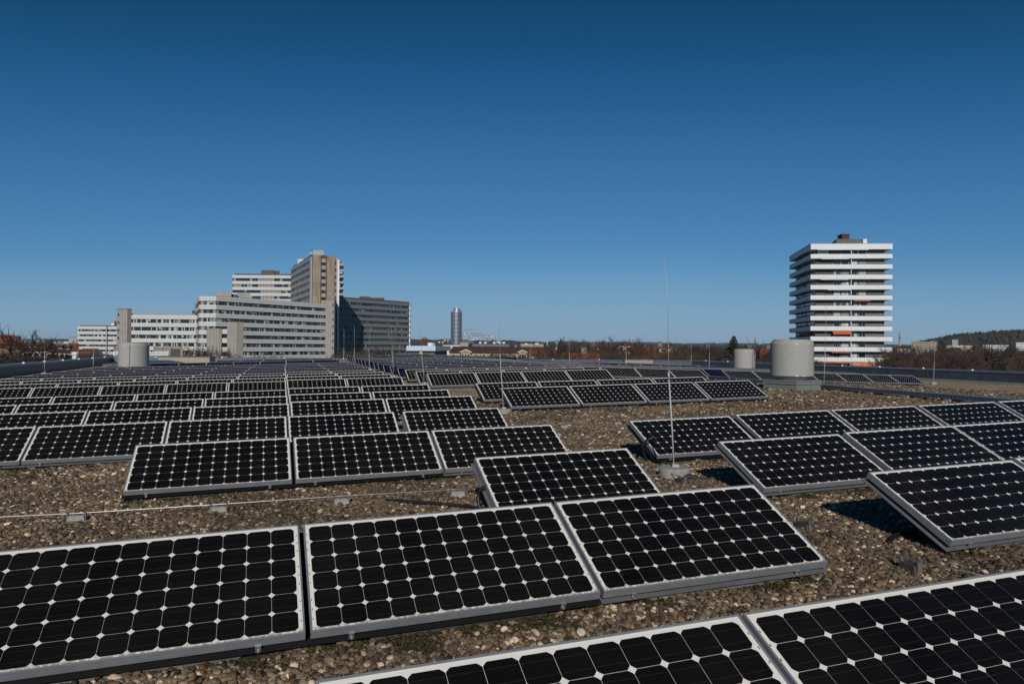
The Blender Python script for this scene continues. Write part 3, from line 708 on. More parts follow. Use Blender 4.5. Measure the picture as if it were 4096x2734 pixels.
while s < tot - .2:
    p = P[0].lerp(P[-1], s / tot); 
    for z in (.03, .07):
        b.poly([p - nx * .2025 + ez * z, p - nx * .2025 + sd * .07 + ez * z, p - nx * .2025 + sd * .07 + ez * (z + .018), p - nx * .2025 + ez * (z + .018)])
    s += .13
o = b.build('perforation', M['vent_dark'], root); o['kind'] = 'stuff'
for k in range(11):
    p = P[0].lerp(P[-1], (k + .3) / 11.2)
    b = MB(); b.box(-.24, .24, -.1, .1, -.12, -.004, 0, Matrix.Translation(p) @ Matrix.Rotation(math.atan2(nx.y, nx.x), 4, 'Z')); b.build('foot', M['concrete'], root)
tag(root, 'long grey metal cable tray on concrete feet crossing the gravel on the right', 'cable tray')
# small pegs standing in the gravel near the aisle
for px, py, D, w in ((2862, 1522, 23.5, 'left'), (2917, 1520, 24.5, 'middle'), (2946, 1520, 25, 'right')):
    p = Wp(px, py, D); b = MB(); b.tube([(0, 0, 0), (0, 0, .36)], .012, 8); b.tube([(-.03, 0, .35), (.03, 0, .35)], .008, 6)
    o = b.build('marker_peg', M['steel']); o.location = (p.x, D, gz(p.x, D)); tag(o, 'thin metal peg before the right array, %s one of three' % w, 'peg', 'pegs before the right array')
# ================================================================== the town beyond the roof
M['white_panel'] = mat('white_panel', (.61, .615, .605), .45, noise=.06, nscale=.6)
M['grey_grazed'] = mat('grazing_light_grey_panel', (.185, .21, .24), .45, noise=.1, nscale=.5)  # darker copy of the grey panel, grazing light put into its colour
M['grey_panel'] = mat('grey_panel', (.33, .35, .36), .45, noise=.1, nscale=.5)
def mat_boards(name, c, c2, period):
    m = mat(name, c, .75); nt = m.node_tree; b = nt.nodes['Principled BSDF']; L = nt.links.new
    tc = nt.nodes.new('ShaderNodeTexCoord'); mp = nt.nodes.new('ShaderNodeMapping'); mp.inputs['Scale'].default_value = (1 / period, 1 / period, .3); L(tc.outputs['Object'], mp.inputs['Vector'])
    sx = nt.nodes.new('ShaderNodeSeparateXYZ'); L(mp.outputs[0], sx.inputs[0])
    ad = nt.nodes.new('ShaderNodeMath'); ad.operation = 'ADD'; L(sx.outputs['X'], ad.inputs[0]); L(sx.outputs['Y'], ad.inputs[1])
    fl = nt.nodes.new('ShaderNodeMath'); fl.operation = 'FLOOR'; L(ad.outputs[0], fl.inputs[0])
    fz = nt.nodes.new('ShaderNodeMath'); fz.operation = 'FLOOR'; L(sx.outputs['Z'], fz.inputs[0])
    cx = nt.nodes.new('ShaderNodeCombineXYZ'); L(fl.outputs[0], cx.inputs[0]); L(fz.outputs[0], cx.inputs[1])
    w = nt.nodes.new('ShaderNodeTexWhiteNoise'); L(cx.outputs[0], w.inputs['Vector'])
    fr = nt.nodes.new('ShaderNodeMath'); fr.operation = 'FRACT'; L(ad.outputs[0], fr.inputs[0])
    gt = nt.nodes.new('ShaderNodeMath'); gt.operation = 'LESS_THAN'; gt.inputs[1].default_value = .09; L(fr.outputs[0], gt.inputs[0])
    mx = nt.nodes.new('ShaderNodeMix'); mx.data_type = 'RGBA'; mx.inputs['A'].default_value = (*c, 1); mx.inputs['B'].default_value = (*c2, 1); L(w.outputs['Value'], mx.inputs['Factor'])
    m2 = nt.nodes.new('ShaderNodeMix'); m2.data_type = 'RGBA'; m2.inputs['B'].default_value = (*(x * .45 for x in c), 1); L(mx.outputs['Result'], m2.inputs['A']); L(gt.outputs[0], m2.inputs['Factor'])
    L(m2.outputs['Result'], b.inputs['Base Color']); return m
M['boards_grey'] = mat_boards('grey_brown_boards', (.35, .315, .275), (.305, .275, .24), 1.2)
M['boards_tan'] = mat_boards('tan_boards', (.35, .27, .19), (.24, .18, .125), 1.0)
M['boards_dark'] = mat_boards('dark_brown_boards', (.10, .085, .07), (.075, .062, .05), 1.2)
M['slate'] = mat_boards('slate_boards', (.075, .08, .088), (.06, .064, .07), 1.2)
M['glass_dark'] = mat('dark_window_glass', (.012, .014, .018), .08, 0, .7)
M['glass_blue'] = mat('blue_window_glass', (.02, .032, .075), .08, 0, .7)
M['curtain'] = mat('pale_curtain', (.42, .45, .40), .6)
M['curtain_y'] = mat('yellow_curtain', (.27, .275, .18), .6)
M['blind'] = mat('grey_blind', (.25, .25, .235), .6)
M['mullion'] = mat('brown_mullion', (.085, .07, .06), .6)
M['dark_gap'] = mat('dark_joint', (.03, .03, .032), .8)
M['roof_felt'] = mat('roof_felt', (.09, .085, .08), .9, noise=.3, nscale=1)
WINM = [M['glass_dark'], M['curtain'], M['blind'], M['mullion'], M['boards_grey'], M['glass_blue'], M['curtain_y'], M['boards_dark']]
wrng = random.Random(21)
def ribbon(root, A, B, z0, z1, module, weights, off=-.02, solid=(), name='ribbon_window', inv=None, solid_mi=4):
    A, B = Vector(A).to_2d(), Vector(B).to_2d(); e = B - A; L = e.length; e = e / L; n = Vector((e.y, -e.x)); b = MB()
    def P(s, o, z): q = A + e * s + n * o; return (q.x, q.y, z)
    k = max(1, int(round(L / module))); m = L / k
    for i in range(k):
        f = (i + .5) / k; s0, s1 = i * m, (i + 1) * m
        if any(a <= f <= c for a, c in solid): mi = solid_mi; zz = z0
        else: mi = wrng.choices(range(len(weights)), weights)[0]; zz = z0
        b.poly([P(s0, off, z0), P(s1, off, z0), P(s1, off, z1), P(s0, off, z1)], mi)
        if mi == 0 and wrng.random() < .45:                                      # half drawn curtain behind the pane's edge
            w = wrng.uniform(.2, .5) * m; b.poly([P(s0 + .1, off + .012, z0 + .1), P(s0 + .1 + w, off + .012, z0 + .1), P(s0 + .1 + w, off + .012, z1 - .08), P(s0 + .1, off + .012, z1 - .08)], 1 if weights[6] == 0 else 6)
        if mi in (1, 2, 6) and wrng.random() < .3:
            h = wrng.uniform(.3, .6) * (z1 - z0); b.poly([P(s0 + .1, off + .012, z0 + .08), P(s1 - .1, off + .012, z0 + .08), P(s1 - .1, off + .012, z0 + h), P(s0 + .1, off + .012, z0 + h)], 0)
    for i in range(k + 1):
        s = i * m; w = .11 if i % 2 == 0 else .06; q = [P(max(0, s - w), off + .12, z0), P(min(L, s + w), off + .12, z0), P(min(L, s + w), off, z0), P(max(0, s - w), off, z0)]
        b.prism([(x[0], x[1]) for x in q], z0, z1, 3)
    return b.build(name, WINM, root)
W_STD = [7, 2.2, .7, 1.5, 0, 0, 0, 0]
def wing(label, poly, ztop, fh, nf, wins, band, wall, band_frac=.52, module=1.25, weights=W_STD, out=.5, parapet=.7, name='office_wing', cat='building wing', solid=(), solid_mi=4, skip_top=0, group=None):
    o0 = Vector((poly[0][0], poly[0][1], 0)); P = [(p[0] - o0.x, p[1] - o0.y) for p in poly]
    root = empty(name, o0)
    b = MB(); b.prism(P, 0, ztop - .05); b.build('wall', wall, root)
    bo = offset_poly(P, out)
    for i in range(nf):
        zt = ztop - i * fh; h = fh * band_frac
        if zt < 1: break
        b = MB(); b.prism(bo, zt - h * .475, zt); b.prism(bo, zt - h, zt - h * .525)
        b.prism(offset_poly(P, out - .15), zt - h * .525, zt - h * .475, 1, False, False)
        b.build('spandrel', [band, M['dark_gap']], root)
        z1, z0 = zt - h, zt - fh
        if z0 < .3: continue
        for w in wins:
            j = w if isinstance(w, int) else w[0]
            sol = solid if isinstance(w, int) else w[1]
            ribbon(root, P[j], P[(j + 1) % len(P)], z0, z1, module, weights, .04, sol, solid_mi=solid_mi)
    if parapet:
        b = MB(); b.prism(offset_poly(P, -.7), ztop - .1, ztop + parapet); b.build('roof_parapet', M['boards_dark'] if wall is not M['boards_grey'] else M['boards_grey'], root)
    return tag(root, label, cat, group or 'wings of the office complex'), root
def block(root, px0, px1, py0, D, depth, z0, m, name, side=0.):
    """box part: top at py0 in the photograph, standing from z0"""
    a, c = Wp(px0, py0, D), Wp(px1, py0, D); o = root.location; th = -root.rotation_euler.z; ca, sa = math.cos(th), math.sin(th)
    P = [(a.x - o.x, D - o.y), (c.x - o.x, D + side - o.y), (c.x * (D + depth) / D * (1 if c.x < 0 else .999) - o.x, D + depth - o.y), (a.x * (D + depth) / D - o.x, D + depth - o.y)]
    b = MB(); b.prism([(x * ca - y * sa, x * sa + y * ca) for x, y in P], z0, a.z)
    return b.build(name, m, root)
def chord(px0, px1, D, orient=True):
    """two ground points seen at px0 and px1, turned to face the viewer; returns A, width, turn"""
    A, C = Wp(px0, 1385, D), Wp(px1, 1385, D)
    if not orient: return Vector((A.x, D)), C.x - A.x, 0.
    rho = math.hypot((A.x + C.x) / 2, D); A2 = Vector((A.x, D)).normalized() * rho; C2 = Vector((C.x, D)).normalized() * rho; e = C2 - A2
    return A2, e.length, math.atan2(e.y, e.x)
def xy(px, D): p = Wp(px, 1385, D); return (p.x, p.y)
def zpx(px, py, D): return Wp(px, py, D).z
# far left low wing
p = [xy(313, 466), xy(426, 466), (xy(426, 466)[0], 467.2), xy(474, 467.2), xy(474, 490), xy(313, 490)]
_, r_ = wing('lowest white banded wing at the far left end of the office complex', p, zpx(370, 1304.6, 466), 3.3, 9, [0, 2], M['white_panel'], M['boards_dark'], .56, weights=[6, 1.2, 1.5, 2, 0, .3, .4, 0])
block(r_, 313, 314.5, 1304, 465.4, 1.0, 0, M['white_paint'], 'end_fin'); block(r_, 425, 426.5, 1304, 465.5, 1.0, 0, M['white_paint'], 'end_fin')
block(r_, 444, 457, 1293, 474, 6, r_.location.z + zpx(444, 1300, 474), M['white_paint'], 'roof_box'); block(r_, 457, 470, 1283, 476, 4, zpx(457, 1300, 476), M['boards_dark'], 'roof_stack')
# stair tower with slit windows
def stair_tower(label, front, D, side_px, side_D, pytop, fh, winx, nwin, depth=9, dark=None, m=None):
    a, c = xy(front[0], D), xy(front[1], D); s = xy(side_px, side_D); o = Vector((a[0], a[1], 0)); zt = zpx(front[0], pytop, D)
    root = empty('stair_tower', o); P = [(0, 0), (c[0] - o.x, c[1] - o.y), (s[0] - o.x, s[1] - o.y), (s[0] * (D + depth) / s[1] - o.x, D + depth - o.y), (a[0] * (D + depth) / D * .99 - o.x, D + depth - o.y)]
    b = MB(); b.prism(P, 0, zt); b.build('wall', m or M['boards_grey'], root)
    b = MB(); b.prism(offset_poly(P, .06), zt + .003, zt + .22); b.build('roof_edge', M['mullion'], root)
    b = MB()
    for k in range(1, 6): b.prism(offset_poly(P, .012), zt - k * fh * 1.0 - .05, zt - k * fh + .0, 0, False, False)
    b.build('panel_joint', M['mullion'], root)['kind'] = 'stuff'
    if winx:
        w0, w1 = xy(winx[0], D)[0] - o.x, xy(winx[1], D)[0] - o.x
        for k in range(nwin):
            z = zt - 1.7 - k * fh; b = MB(); b.box(w0, w1, -.03, .05, z - 1.25, z); f = b.build('window', M['mullion'], root)
            b = MB(); b.box(w0 + .1, w1 - .1, -.05, -.034, z - 1.15, z - .1); b.build('pane', M['glass_dark'], f)
    return tag(root, label, 'stair tower', 'windowed stair towers of the office complex'), root
stair_tower('grey brown stair tower at the left, between two white banded wings', (466, 508), 301, 525, 303, 1236, 3.3, (470, 476), 7)
# middle wing
p = [xy(511, 303.5), xy(786, 303.5), xy(786, 322), xy(511, 322)]
_, r_ = wing('four storey white banded wing left of the chamfered main wing', p, zpx(600, 1260, 303.5), 3.3, 8, [0], M['white_panel'], M['boards_grey'], .5, module=1.1)
block(r_, 768, 786, 1241, 312, 6, zpx(770, 1262, 312), M['boards_dark'], 'roof_stack')
# low link with blind brown fields
p = [xy(786, 301), xy(825, 283), xy(825, 296), xy(790, 312)]
wing('low link wing with brown blind fields behind the front twin towers', p, zpx(823, 1316, 283), 3.3, 5, [(0, ((0, 1),))], M['white_panel'], M['boards_grey'], .5, parapet=0)
# main wing
zt3 = zpx(862, 1185.6, 280)
p = [xy(782, 316), xy(801, 280), xy(862, 280), xy(1301, 328), xy(1301, 345), xy(862, 300)]
_, r_ = wing('long white banded main wing with a chamfered left end', p, zt3, 3.3, 11, [(0, ((0, 1),)), (1, ((0, .16), (.9, 1))), 2], M['white_panel'], M['boards_grey'], .52, module=1.18, parapet=.35)
block(r_, 866, 925, 1165, 296, 7, zt3 - .1, M['boards_grey'], 'roof_house'); block(r_, 925, 948, 1176, 299, 5, zt3 - .1, M['mullion'], 'roof_house'); block(r_, 948, 1002, 1172, 302, 7, zt3 - .1, M['boards_grey'], 'roof_house')
# front twin towers with the white landing floors between
stair_tower('lower left one of the twin tan towers before the main wing', (826, 876), 259, 886, 259.5, 1313, 3.3, None, 0, 8)
stair_tower('taller right one of the twin tan towers before the main wing', (908, 946), 258, 973, 259.6, 1287, 3.3, None, 0, 9)
a, c = xy(885, 260), xy(909, 260); root = empty('landing_link', (a[0], a[1], 0)); w = c[0] - a[0]
zt = zpx(884, 1316, 260)
b = MB(); b.box(0, w, .5, 6, 0, zt - .1); b.build('wall', M['boards_grey'], root)
for k in range(7):
    z = zt - k * 3.3
    b = MB(); b.box(-.15, w + .15, .0, .5, z - .75, z); b.box(-.15, w + .15, .0, .5, z - 1.65, z - .85); b.build('spandrel', M['white_panel'], root)
    b = MB(); b.box(.2, w - .1, .3, .49, z - 3.15, z - 1.7); f = b.build('window', M['mullion'], root)
    for x in (.3, w * .52):
        b = MB(); b.box(x, x + w * .4, .26, .29, z - 3.05, z - 1.8); b.build('pane', M['glass_dark'], f)
tag(root, 'narrow white banded landing link between the twin tan towers', 'building link')
# grey tower at the main wing's right end
stair_tower('grey slit windowed tower at the right end of the main wing', (1301, 1336), 326.5, 1343, 334, 1198, 3.3, (1328.5, 1333.5), 9, 12)
# tall slab
a, c, e_ = xy(1163, 388), xy(1240, 337), xy(1344, 342)
dx, dy = a[0] - c[0], a[1] - c[1]
p = [a, c, e_, (e_[0] + dx, e_[1] + dy)]
zs = zpx(1240, 1027, 337)
_, r_ = wing('tallest brown slab tower with banded long side in the office complex', p, zs, 3.3, 15, [(0, ())], M['grey_panel'], M['boards_dark'], .50, module=1.5, weights=[6, .2, .4, 2.2, 1.2, 0, 0, 0], parapet=1.2, out=.3, group='tall slab')
del r_['group']
L0 = r_.location
en = Vector((e_[0] - c[0], e_[1] - c[1])); eL = en.length; en /= eL; nn = Vector((en.y, -en.x))
def endbox(f0, f1, o0, o1, z0, z1, m, name, parent=None):
    P = [Vector(c) + en * eL * f + nn * o for f, o in ((f0, o1), (f1, o1), (f1, o0), (f0, o0))]
    b = MB(); b.prism([(q.x - L0.x, q.y - L0.y) for q in P], z0, z1); return b.build(name, m, parent or r_)
endbox(-.03, .03, -.5, 1.7, 0, zs - .1, M['grey_panel'], 'corner_fin')
for f0, f1 in ((.05, .36), (.60, .90)):
    endbox(f0, f1, .32, 1.6, 0, zs + .9, M['boards_tan'], 'pier')
    for k in range(1, 14): 
        endbox(f0 - .002, f1 + .002, .4, 1.615, zs + .9 - k * 3.3, zs + .96 - k * 3.3, M['boards_grey'], 'pier_joint') if k % 1 == 0 else None
endbox(.36, .60, .34, .5, 0, zs + .6, M['boards_dark'], 'recess_wall')
for k in range(11):
    z = zs - .6 - k * 3.3
    endbox(.40, .57, .5, .75, z - 1.75, z, M['beige'], 'recess_panel')
    f = endbox(.40, .57, .5, .62, z - 3.2, z - 1.85, M['mullion'], 'window'); endbox(.415, .555, .625, .66, z - 3.1, z - 1.95, M['glass_blue'] if k not in (1, 5) else M['glass_dark'], 'pane', f)
endbox(.985, 1.055, -.5, 3.2, 0, zs - 1.0, M['white_paint'], 'white_fin')
block(r_, 1250, 1295, 1000.5, 347, 6, zs + 1.2, M['grey_panel'], 'roof_house'); 
for px in (1241, 1247.5):
    q = Wp(px, 996, 346); b = MB(); b.tube([(q.x - L0.x, q.y - L0.y, zs), (q.x - L0.x, q.y - L0.y, q.z)], .16, 6); b.build('antenna_mast', M['steel'], r_)
block(r_, 1191, 1214, 1036, 372, 8, zs - .2, M['white_panel'], 'roof_box')
# slab's rear part
p = [xy(1330, 395), xy(1368.5, 396), xy(1368.5, 410), xy(1330, 410)]
wing('rear banded part of the tall slab, seen right of the white fin', p, zpx(1360, 1054, 396), 3.3, 14, [0], M['grey_panel'], M['boards_dark'], .36, module=2.2, weights=[4, .5, 0, 0, 0, 3, 0, 0], parapet=1.3)
# back wing
p = [xy(931, 397), xy(1172, 397), xy(1172, 415), xy(931, 415)]
_, r_ = wing('white banded back wing left of the tall slab, with blue and brown windows', p, zpx(1000, 1100.5, 397), 3.3, 12, [0], M['white_panel'], M['boards_dark'], .49, module=1.5, weights=[1.5, 0, 0, 0, 0, 3.2, 4, 0], solid=((.45, .68),), parapet=.9)
block(r_, 1044, 1098, 1080, 402, 7, zpx(1044, 1098, 402), M['mullion'], 'roof_house'); block(r_, 1098, 1120, 1083, 404, 7, zpx(1044, 1098, 402), M['mullion'], 'roof_house')
# right wing
p = [xy(1347, 384), xy(1640, 428), xy(1640, 447), xy(1347, 404)]
zt6 = zpx(1640, 1213, 428)
_, r_ = wing('dark grey banded right wing, partly in the shadow of the tall slab', p, zt6, 3.3, 12, [0], M['grey_grazed'], M['slate'], .50, module=1.3, weights=[6, 0, 0, 1.6, 0, .5, 1.6, 0], solid=((.455, .66),), solid_mi=3, parapet=.9)
block(r_, 1437, 1482, 1185, 411, 8, zt6 - .1, M['boards_dark'], 'roof_house'); block(r_, 1478, 1538, 1190, 415, 8, zt6 - .1, M['boards_dark'], 'roof_house')
block(r_, 1637, 1641.5, 1214, 427, 19, 0, M['white_paint'], 'end_fin')
# collector rack and brown plant block just beyond the far parapet
def rack(px0, px1, n, D, label):
    a, c = Wp(px0, 1424, D), Wp(px1, 1404, D); root = empty('collector_rack', (a.x, D, a.z)); w = (c.x - a.x) / n; h = c.z - a.z
    for k in range(n):
        x = k * w; b = MB(); b.box(x + .05, x + w - .05, 0, .06, .1, h, 0, Matrix.Rotation(R(-22), 4, 'X')); f = b.build('tube_frame', M['white_paint'], root)
        b = MB(); b.box(x + .14, x + w - .14, -.03, -.004, .2, h - .12, 0, Matrix.Rotation(R(-22), 4, 'X')); b.build('absorber', M['glass_dark'], f)
    b = MB(); b.box(0, w * n, .3, .5, -.8, .12)
    for k in range(n + 1): b.box(k * w - .05 if k else 0, k * w + .05, .5, .6, -a.z, .5)
    b.build('stand', M['grey_panel'], root); tag(root, label, 'collector rack', 'collector racks')
rack(450, 479, 3, 95, 'white framed dark collector rack left of the left drum ventilator'); rack(592, 672, 8, 95, 'white framed dark collector rack right of the left drum ventilator')
def simple_building(label, px0, px1, pytop, D, depth, wall, roofm=None, cat='building', name='building', side=0., eave=.3, wins=None, group=None, orient=True):
    A2, w, th = chord(px0, px1, D, orient); root = empty(name, (A2.x, A2.y, 0)); root.rotation_euler.z = th; h = Wp(px0, pytop, A2.y).z
    b = MB(); b.prism([(0, 0), (w, side), (w, depth), (0, depth)], 0, h - .003); b.build('wall', wall, root)
    b = MB(); b.prism([(-eave, -eave), (w + eave, side - eave), (w + eave, depth + eave), (-eave, depth + eave)], h, h + .35); b.build('roof', roofm or M['roof_felt'], root)
    if wins:
        rows, cols, wf, hf, z0, dz, m = wins
        for r in range(rows):
            for k in range(cols):
                x = w * (k + .5) / cols; ww = w / cols * wf / 2; z = h - z0 - r * dz
                b = MB(); b.box(x - ww, x + ww, -.06, .05, z - dz * hf, z); b.build('window', m, root)
    return tag(root, label, cat, group), root
simple_building('low brown plant block behind the far parapet, right of the left ventilator', 615, 730, 1394, 110, 1.2, M['boards_grey'], M['boards_grey'], cat='plant block', eave=.1)
simple_building('small brown louvred plant block before the banded wings', 682, 722, 1395, 104, 1.2, M['mullion'], M['boards_grey'], cat='plant block', eave=.12)
simple_building('small brown block left of the left ventilator, above the white rack', 455, 490, 1393, 112, 1.2, M['boards_grey'], M['boards_grey'], cat='plant block', eave=.1)

# ------------------------------------------------------------------ balcony tower on the right
M['fa_dark'] = mat('dark_fibre_cement', (.125, .118, .108), .8, noise=.12, nscale=.7)
M['fa_mid'] = mat('grey_fibre_cement', (.185, .175, .16), .8, noise=.12, nscale=.7)
M['balcony'] = mat('white_balcony', (.74, .74, .73), .5, noise=.10, nscale=1.4)
M['orange'] = mat('orange_awning', (.58, .10, .026), .8)
M['tan_awning'] = mat('tan_awning', (.50, .22, .09), .8)
M['brick'] = mat('brown_brick', (.085, .045, .033), .9, noise=.35, nscale=6)
A = Vector(xy(3241.6, 198)); B = Vector(xy(3569, 196.4)); Cc = Vector(xy(3156, 226)); Dd = B + (Cc - A)
root = empty('balcony_tower', (A.x, A.y, 0)); o2 = A
P = [tuple(q - o2) for q in (A, B, Dd, Cc)]
zr0 = zpx(3241.6, 975, 198); FH = 2.86
core = offset_poly(P, -1.65); inn = offset_poly(P, -.16)
b = MB(); b.prism(core, 0, zr0 - .1); b.build('wall', M['fa_dark'], root)
b = MB(); b.prism(P, zr0 - 1.55, zr0); b.prism(offset_poly(P, .06), zr0 + .003, zr0 + .12, 1); b.build('roof_slab', [M['balcony'], M['grey_panel']], root)
ed = (B - A).normalized(); el = (B - A).length; no = Vector((ed.y, -ed.x))
def fp(P0, e, n, s, o): q = P0 + e * s + n * o; return (q.x, q.y)
Cf0, Cf1 = Vector(core[0]), Vector(core[1]); cl = (Cf1 - Cf0).length; ce = (Cf1 - Cf0).normalized(); cn = Vector((ce.y, -ce.x))
Sf0, Sf1 = Vector(core[3]), Vector(core[0]); sl_ = (Sf1 - Sf0).length; se = (Sf1 - Sf0).normalized(); sn = Vector((se.y, -se.x))
trng = random.Random(4)
for k in range(1, 14):
    zt = zr0 - k * FH; b = MB()
    n = len(b.v)
    for j in range(4):                                                   # hollow parapet ring with floor
        a0, a1, i0, i1 = P[j], P[(j + 1) % 4], inn[j], inn[(j + 1) % 4]
        b.poly([(*a0, zt - 1.22), (*a1, zt - 1.22), (*a1, zt), (*a0, zt)]); b.poly([(*i1, zt - 1.0), (*i0, zt - 1.0), (*i0, zt), (*i1, zt)])
        b.poly([(*a0, zt), (*a1, zt), (*i1, zt), (*i0, zt)])
        A0, A1 = Vector(a0), Vector(a1); e = (A1 - A0).normalized(); nn_ = Vector((e.y, -e.x)); Lj = (A1 - A0).length; kk = max(2, int(Lj / 3.25))
        for i in range(1, kk):
            s = Lj * i / kk; b.poly([(*fp(A0, e, nn_, s - .03, .004), zt - 1.0), (*fp(A0, e, nn_, s + .03, .004), zt - 1.0), (*fp(A0, e, nn_, s + .03, .004), zt - .02), (*fp(A0, e, nn_, s - .03, .004), zt - .02)], 1)
        for i in range(kk):
            b.poly([(*fp(A0, e, nn_, Lj * (i + .12) / kk, .004), zt - 1.0), (*fp(A0, e, nn_, Lj * (i + .9) / kk, .004), zt - 1.0), (*fp(A0, e, nn_, Lj * (i + .9) / kk, .004), zt - .96), (*fp(A0, e, nn_, Lj * (i + .12) / kk, .004), zt - .96)], 1)
    b.poly([(*P[3 - j], zt - 1.22) for j in range(4)]); b.poly([(*inn[j], zt - 1.0) for j in range(4)])
    bal = b.build('balcony', [M['balcony'], M['grey_panel']], root)
    b = MB()
    for j in (0, 3):
        a0, a1 = Vector(offset_poly(P, -.08)[j]), Vector(offset_poly(P, -.08)[(j + 1) % 4])
        b.tube([(*a0, zt + .14), (*a1, zt + .14)], .035, 6)
        for i in range(9): q = a0.lerp(a1, (i + .2) / 8.6); b.box(q.x - .02, q.x + .02, q.y - .02, q.y + .02, zt + .001, zt + .12)
    b.build('railing', M['mullion'], bal)
    z0, z1 = zt - 1.0 + .02, zt - 1.0 + 1.62 + .9                       # storey above this balcony floor
    z0 = zt - .99; z1 = z0 + 2.35
    b = MB(); b.prism([fp(Cf0, ce, cn, cl * f, o) for f, o in ((.745, .05), (1.002, .05), (1.002, -.1), (.745, -.1))], z0, zt + FH - 1.24); b.build('facade_panel', M['fa_mid'] if k not in (5, 10, 11) else M['fa_dark'], root)
    b = MB(); b.prism([fp(Cf0, ce, cn, cl * f, o) for f, o in ((.495, 1.2), (.503, 1.2), (.503, .0), (.495, .0))], z0, zt + FH - 1.23); b.build('partition', M['balcony'], root)
    if k == 1:
        for f0, f1 in ((.03, .19), (.545, .74)):
            b = MB(); b.prism([fp(Cf0, ce, cn, cl * f, o) for f, o in ((f0, .06), (f1, .06), (f1, -.1), (f0, -.1))], z0, z1); b.build('facade_panel', M['white_panel'], root)
    for (f0, f1) in ((.265, .365), (.38, .485), (.515, .61), (.63, .735)):
        b = MB(); b.prism([fp(Cf0, ce, cn, cl * f, o) for f, o in ((f0, .07), (f1, .07), (f1, -.1), (f0, -.1))], z0, z1); f = b.build('window', M['grey_panel'], root)
        nsub = trng.choice((1, 2, 2, 3)); mat_ = trng.choices((M['glass_dark'], M['white_panel'], M['glass_blue'], M['blind']), (4, 1.6, 1.2, 1))[0]
        for i in range(nsub):
            g0 = f0 + .006 + (f1 - f0 - .008) * i / nsub; g1 = f0 + (f1 - f0 - .008) * (i + 1) / nsub
            mm = mat_ if trng.random() < .75 else M['curtain']
            b = MB(); b.prism([fp(Cf0, ce, cn, cl * q, o) for q, o in ((g0, .1), (g1, .1), (g1, .075), (g0, .075))], z0 + .1, z1 - .12); b.build('pane', mm, f)
    # strip of windows along the shaded left side
    b = MB(); b.prism([fp(Sf0, se, sn, sl_ * q, o) for q, o in ((.02, .06), (.98, .06), (.98, -.1), (.02, -.1))], z0, z1); f = b.build('window', M['grey_panel'], root)
    for i in range(14):
        if trng.random() < .2: continue
        g0, g1 = .03 + .066 * i, .03 + .066 * i + .05
        b = MB(); b.prism([fp(Sf0, se, sn, sl_ * q, o) for q, o in ((g0, .09), (g1, .09), (g1, .065), (g0, .065))], z0 + .1, z1 - .1); b.build('pane', M['glass_dark'] if trng.random() < .7 else M['glass_blue'], f)
    for s in (.33, .66):
        b = MB(); b.prism([fp(Sf0, se, sn, sl_ * q, o) for q, o in ((s, 1.4), (s + .008, 1.4), (s + .008, .1), (s, .1))], z0, z0 + 1.7); b.build('partition', M['grey_panel'], root)
def awning(zslab, f0, f1, drop, reach, m, side=False, stripes=0):
    e, n, P0, L = (ce, cn, Cf0, cl) if not side else (se, sn, Sf0, sl_)
    zt = zslab - 1.25; b = MB(); k = 12
    top, mid, low = [], [], []
    for i in range(k + 1):
        s = L * (f0 + (f1 - f0) * i / k)
        top.append((*fp(P0, e, n, s, 1.2), zt)); mid.append((*fp(P0, e, n, s, 1.3 + reach), zt - drop)); low.append((*fp(P0, e, n, s, 1.3 + reach), zt - drop - .18 - .05 * (i % 2)))
    for i in range(k):
        mi = 1 if (stripes and (i % 6) in (0, 1, 2, 4)) else 0
        b.poly([mid[i], mid[i + 1], top[i + 1], top[i]], mi); b.poly([low[i], low[i + 1], mid[i + 1], mid[i]], 0)
    a = b.build('awning', [m, M['tan_awning']], root)
    b = MB(); b.tube([top[0], top[-1]], .07, 6); b.build('cassette', M['balcony'], a)
zb = lambda k: zr0 - k * FH
awning(zb(5), .53, .76, .12, .5, M['orange']); awning(zb(8), .23, .5, .75, .55, M['orange']); awning(zb(10), .21, .5, .14, .5, M['orange'])
awning(zb(11), .02, .25, .16, .5, M['orange']); awning(zb(11), .26, .495, .16, .5, M['orange']); awning(zb(11), .51, 1.0, .95, .6, M['orange'], stripes=1)
awning(zb(8), .5, .98, .9, .5, M['orange'], side=True)
for k, f0, f1 in ((0, .0, .74), (1, .06, .45), (3, .05, .45), (4, .15, .49)):
    z = (zr0 - 1.55) if k == 0 else zb(k) - 1.23
    b = MB(); b.box(0, cl * (f1 - f0), -.12, .0, -.16, -.02); q = b.build('blind_cassette', M['balcony'], root); pp = fp(Cf0, ce, cn, cl * f0, 1.5); q.location = (pp[0], pp[1], z); q.rotation_euler.z = math.atan2(ce.y, ce.x)
ph = [xy(3344, 205), xy(3466, 205), xy(3466, 217), xy(3315, 217)]
b = MB(); b.prism([(q[0] - o2.x, q[1] - o2.y) for q in ph], zr0 + .1, zpx(3400, 956, 205)); b.build('roof_house', M['fa_dark'], root)
q0, q1 = xy(3451.5, 204.7), xy(3466.5, 204.7); b = MB(); b.box(q0[0] - o2.x, q1[0] - o2.x, q0[1] - o2.y, q0[1] - o2.y + .25, zr0 + .13, zpx(3400, 956, 205) + .05); b.build('roof_panel', M['balcony'], root)
q0, q1 = xy(3367, 208), xy(3396, 208); b = MB(); b.box(q0[0] - o2.x, q1[0] - o2.x, q0[1] - o2.y, q0[1] - o2.y + 3, zr0 + 1, zpx(3380, 937, 208)); ch = b.build('chimney', M['brick'], root)
b = MB(); x0 = q0[0] - o2.x; b.box(x0 - .12, q1[0] - o2.x + .12, q0[1] - o2.y - .12, q0[1] - o2.y + 3.12, zpx(3380, 937, 208) + .003, zpx(3380, 935.5, 208) + .003)
